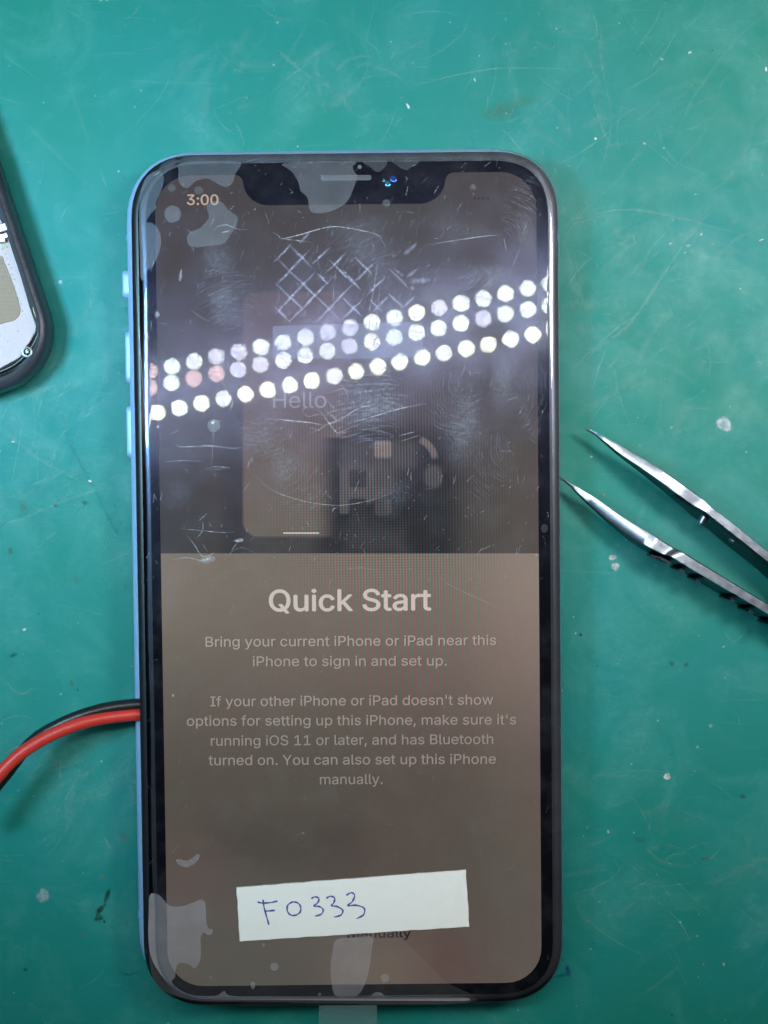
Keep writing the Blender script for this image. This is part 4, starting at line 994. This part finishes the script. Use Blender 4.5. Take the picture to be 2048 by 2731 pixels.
# corner ribbing
P = [ch(x, y, .6) for x, y in ((300, 1470), (322, 1530), (300, 1600), (262, 1680), (200, 1760), (120, 1830), (20, 1880), (-80, 1920))]
v, f = tube([HM @ q for q in crom(P, False, 6)], .045, 8); obj('gasket', v, f, M_blackrim, ho, smooth=60)
P = [ch(x, y, .62) for x, y in ((-60, 130), (20, 400), (75, 580), (128, 740), (170, 920), (230, 1120), (292, 1330), (312, 1450))]
v, f = tube([HM @ q for q in crom(P, False, 6)], .030, 8); obj('gasket', v, f, M_blackrim, ho, smooth=60)
c = ch(214, 1728, .66)
v, f = loft(cyl(c.x, c.y, [(.10, .4), (.10, .62), (.092, .66), (.062, .665), (.058, .60), (.036, .60), (.03, .64), (.01, .645)])); v = [HM @ Vector(q) for q in v]
obj('screw_boss', v, f, M_screw, ho, smooth=40)

# ------------------------------------------------------------------ bench lamp above: its LED bars mirror in the film
def mirror(px, py):
    p = U(px, py, ZF); return p+(p-CAMLOC).reflect(Vector((0, 0, 1)))*((ZL-ZF)/(CAMLOC.z-ZF))
rd = 22.5*.00644*(D+ZL-ZF)/D
def led_mat(name, c, s):
    m, n, l = new_mat(name); b = n['Principled BSDF']; b.inputs['Base Color'].default_value = (.8, .8, .8, 1)
    b.inputs['Emission Color'].default_value = (*c, 1); b.inputs['Emission Strength'].default_value = s
    # the lens of each LED is brightest in the middle and yellower at its rim
    tc = n.new('ShaderNodeTexCoord'); ln = n.new('ShaderNodeVectorMath'); ln.operation = 'LENGTH'; l.new(tc.outputs['Object'], ln.inputs[0])
    cr_ = n.new('ShaderNodeValToRGB'); l.new(math_node(n, l, 'DIVIDE', ln.outputs['Value'], rd), cr_.inputs[0])
    e = cr_.color_ramp.elements; e[0].position = .0; e[0].color = (*c, 1); e[1].position = 1.0; e[1].color = (c[0]*.50, c[1]*.60, c[2]*.34, 1)
    k = cr_.color_ramp.elements.new(.74); k.color = (*c, 1)
    l.new(cr_.outputs[0], b.inputs['Emission Color']); return m
LEDM = [led_mat('led_cool', (.80, .88, 1.0), LED_L), led_mat('led_neutral', (.95, .98, 1.0), LED_L), led_mat('led_warm', (1.0, .98, .84), LED_L*1.0), led_mat('led_pink', (1.0, .66, .60), LED_L*.62), led_mat('led_violet', (.80, .80, 1.0), LED_L*.72), led_mat('led_pale', (.92, .96, 1.0), LED_L*.85), led_mat('led_lime', (.97, 1.0, .72), LED_L*.95)]
def led_mesh(m):
    me = bpy.data.meshes.new('led'); n = 16
    me.from_pydata([(rd*math.cos(2*math.pi*i/n), rd*math.sin(2*math.pi*i/n), 0) for i in range(n)]+[(rd*math.cos(2*math.pi*i/n), rd*math.sin(2*math.pi*i/n), .08) for i in range(n)], [],
                   [tuple(reversed(range(n)))]+[(i, (i+1) % n, (i+1) % n+n, i+n) for i in range(n)]); me.materials.append(m); me.update(); return me
LM = [led_mesh(m) for m in LEDM]
rows = [((458, 977), (59.4, -12.95), 0), ((457, 1021.5), (59.4, -12.24), 0), ((419, 1100), (58.9, -12.2), 1)]
for bi, rws in enumerate(((0, 1), (2,))):
    ends = [mirror(rows[rws[0]][0][0]-2.5*59, rows[rws[0]][0][1]+2.5*12.5), mirror(rows[rws[0]][0][0]+20*59, rows[rws[0]][0][1]-20*12.5)]
    e3 = [mirror(rows[rws[-1]][0][0]-2.5*59, rows[rws[-1]][0][1]+2.5*12.3), mirror(rows[rws[-1]][0][0]+20*59, rows[rws[-1]][0][1]-20*12.3)]
    lamp = empty('led_lamp', (0, 0, 0))
    tag(lamp, ['slim lamp bar with two rows of cool LEDs, mirrored in the upper screen', 'slim lamp bar with one row of yellowish LEDs, mirrored below the double row'][bi], 'lamp')
    up = Vector((0, .6, 0)); P = [e3[0]-up, e3[1]-up, ends[1]+up, ends[0]+up]
    v, f = prism([Vector((q.x, q.y, 0)) for q in P], ZL+.08, ZL+.9, .05); obj('housing', v, f, M_alu, lamp, smooth=30)
    for r in rws:
        (x0, y0), (dx, dy), kind = rows[r]
        for i in range(-2, 20):
            p = mirror(x0+dx*i, y0+dy*i)
            k = 2 if (r == 2 and i % 5 in (0, 4)) else (1 if r == 2 or (i > 8 and i % 2) else 0)
            if r == 1 and i in (1, 2, -1): k = 3
            if r == 0 and i in (-1,): k = 3
            if k == 0: k = (0, 4, 5, 0, 4)[(i*7+r*3) % 5]
            elif k == 1: k = (1, 5, 1, 2, 1)[(i*3+r) % 5]
            led = bpy.data.objects.new('led', LM[k]); COL.objects.link(led); led.location = (p.x, p.y, ZL); led.parent = lamp
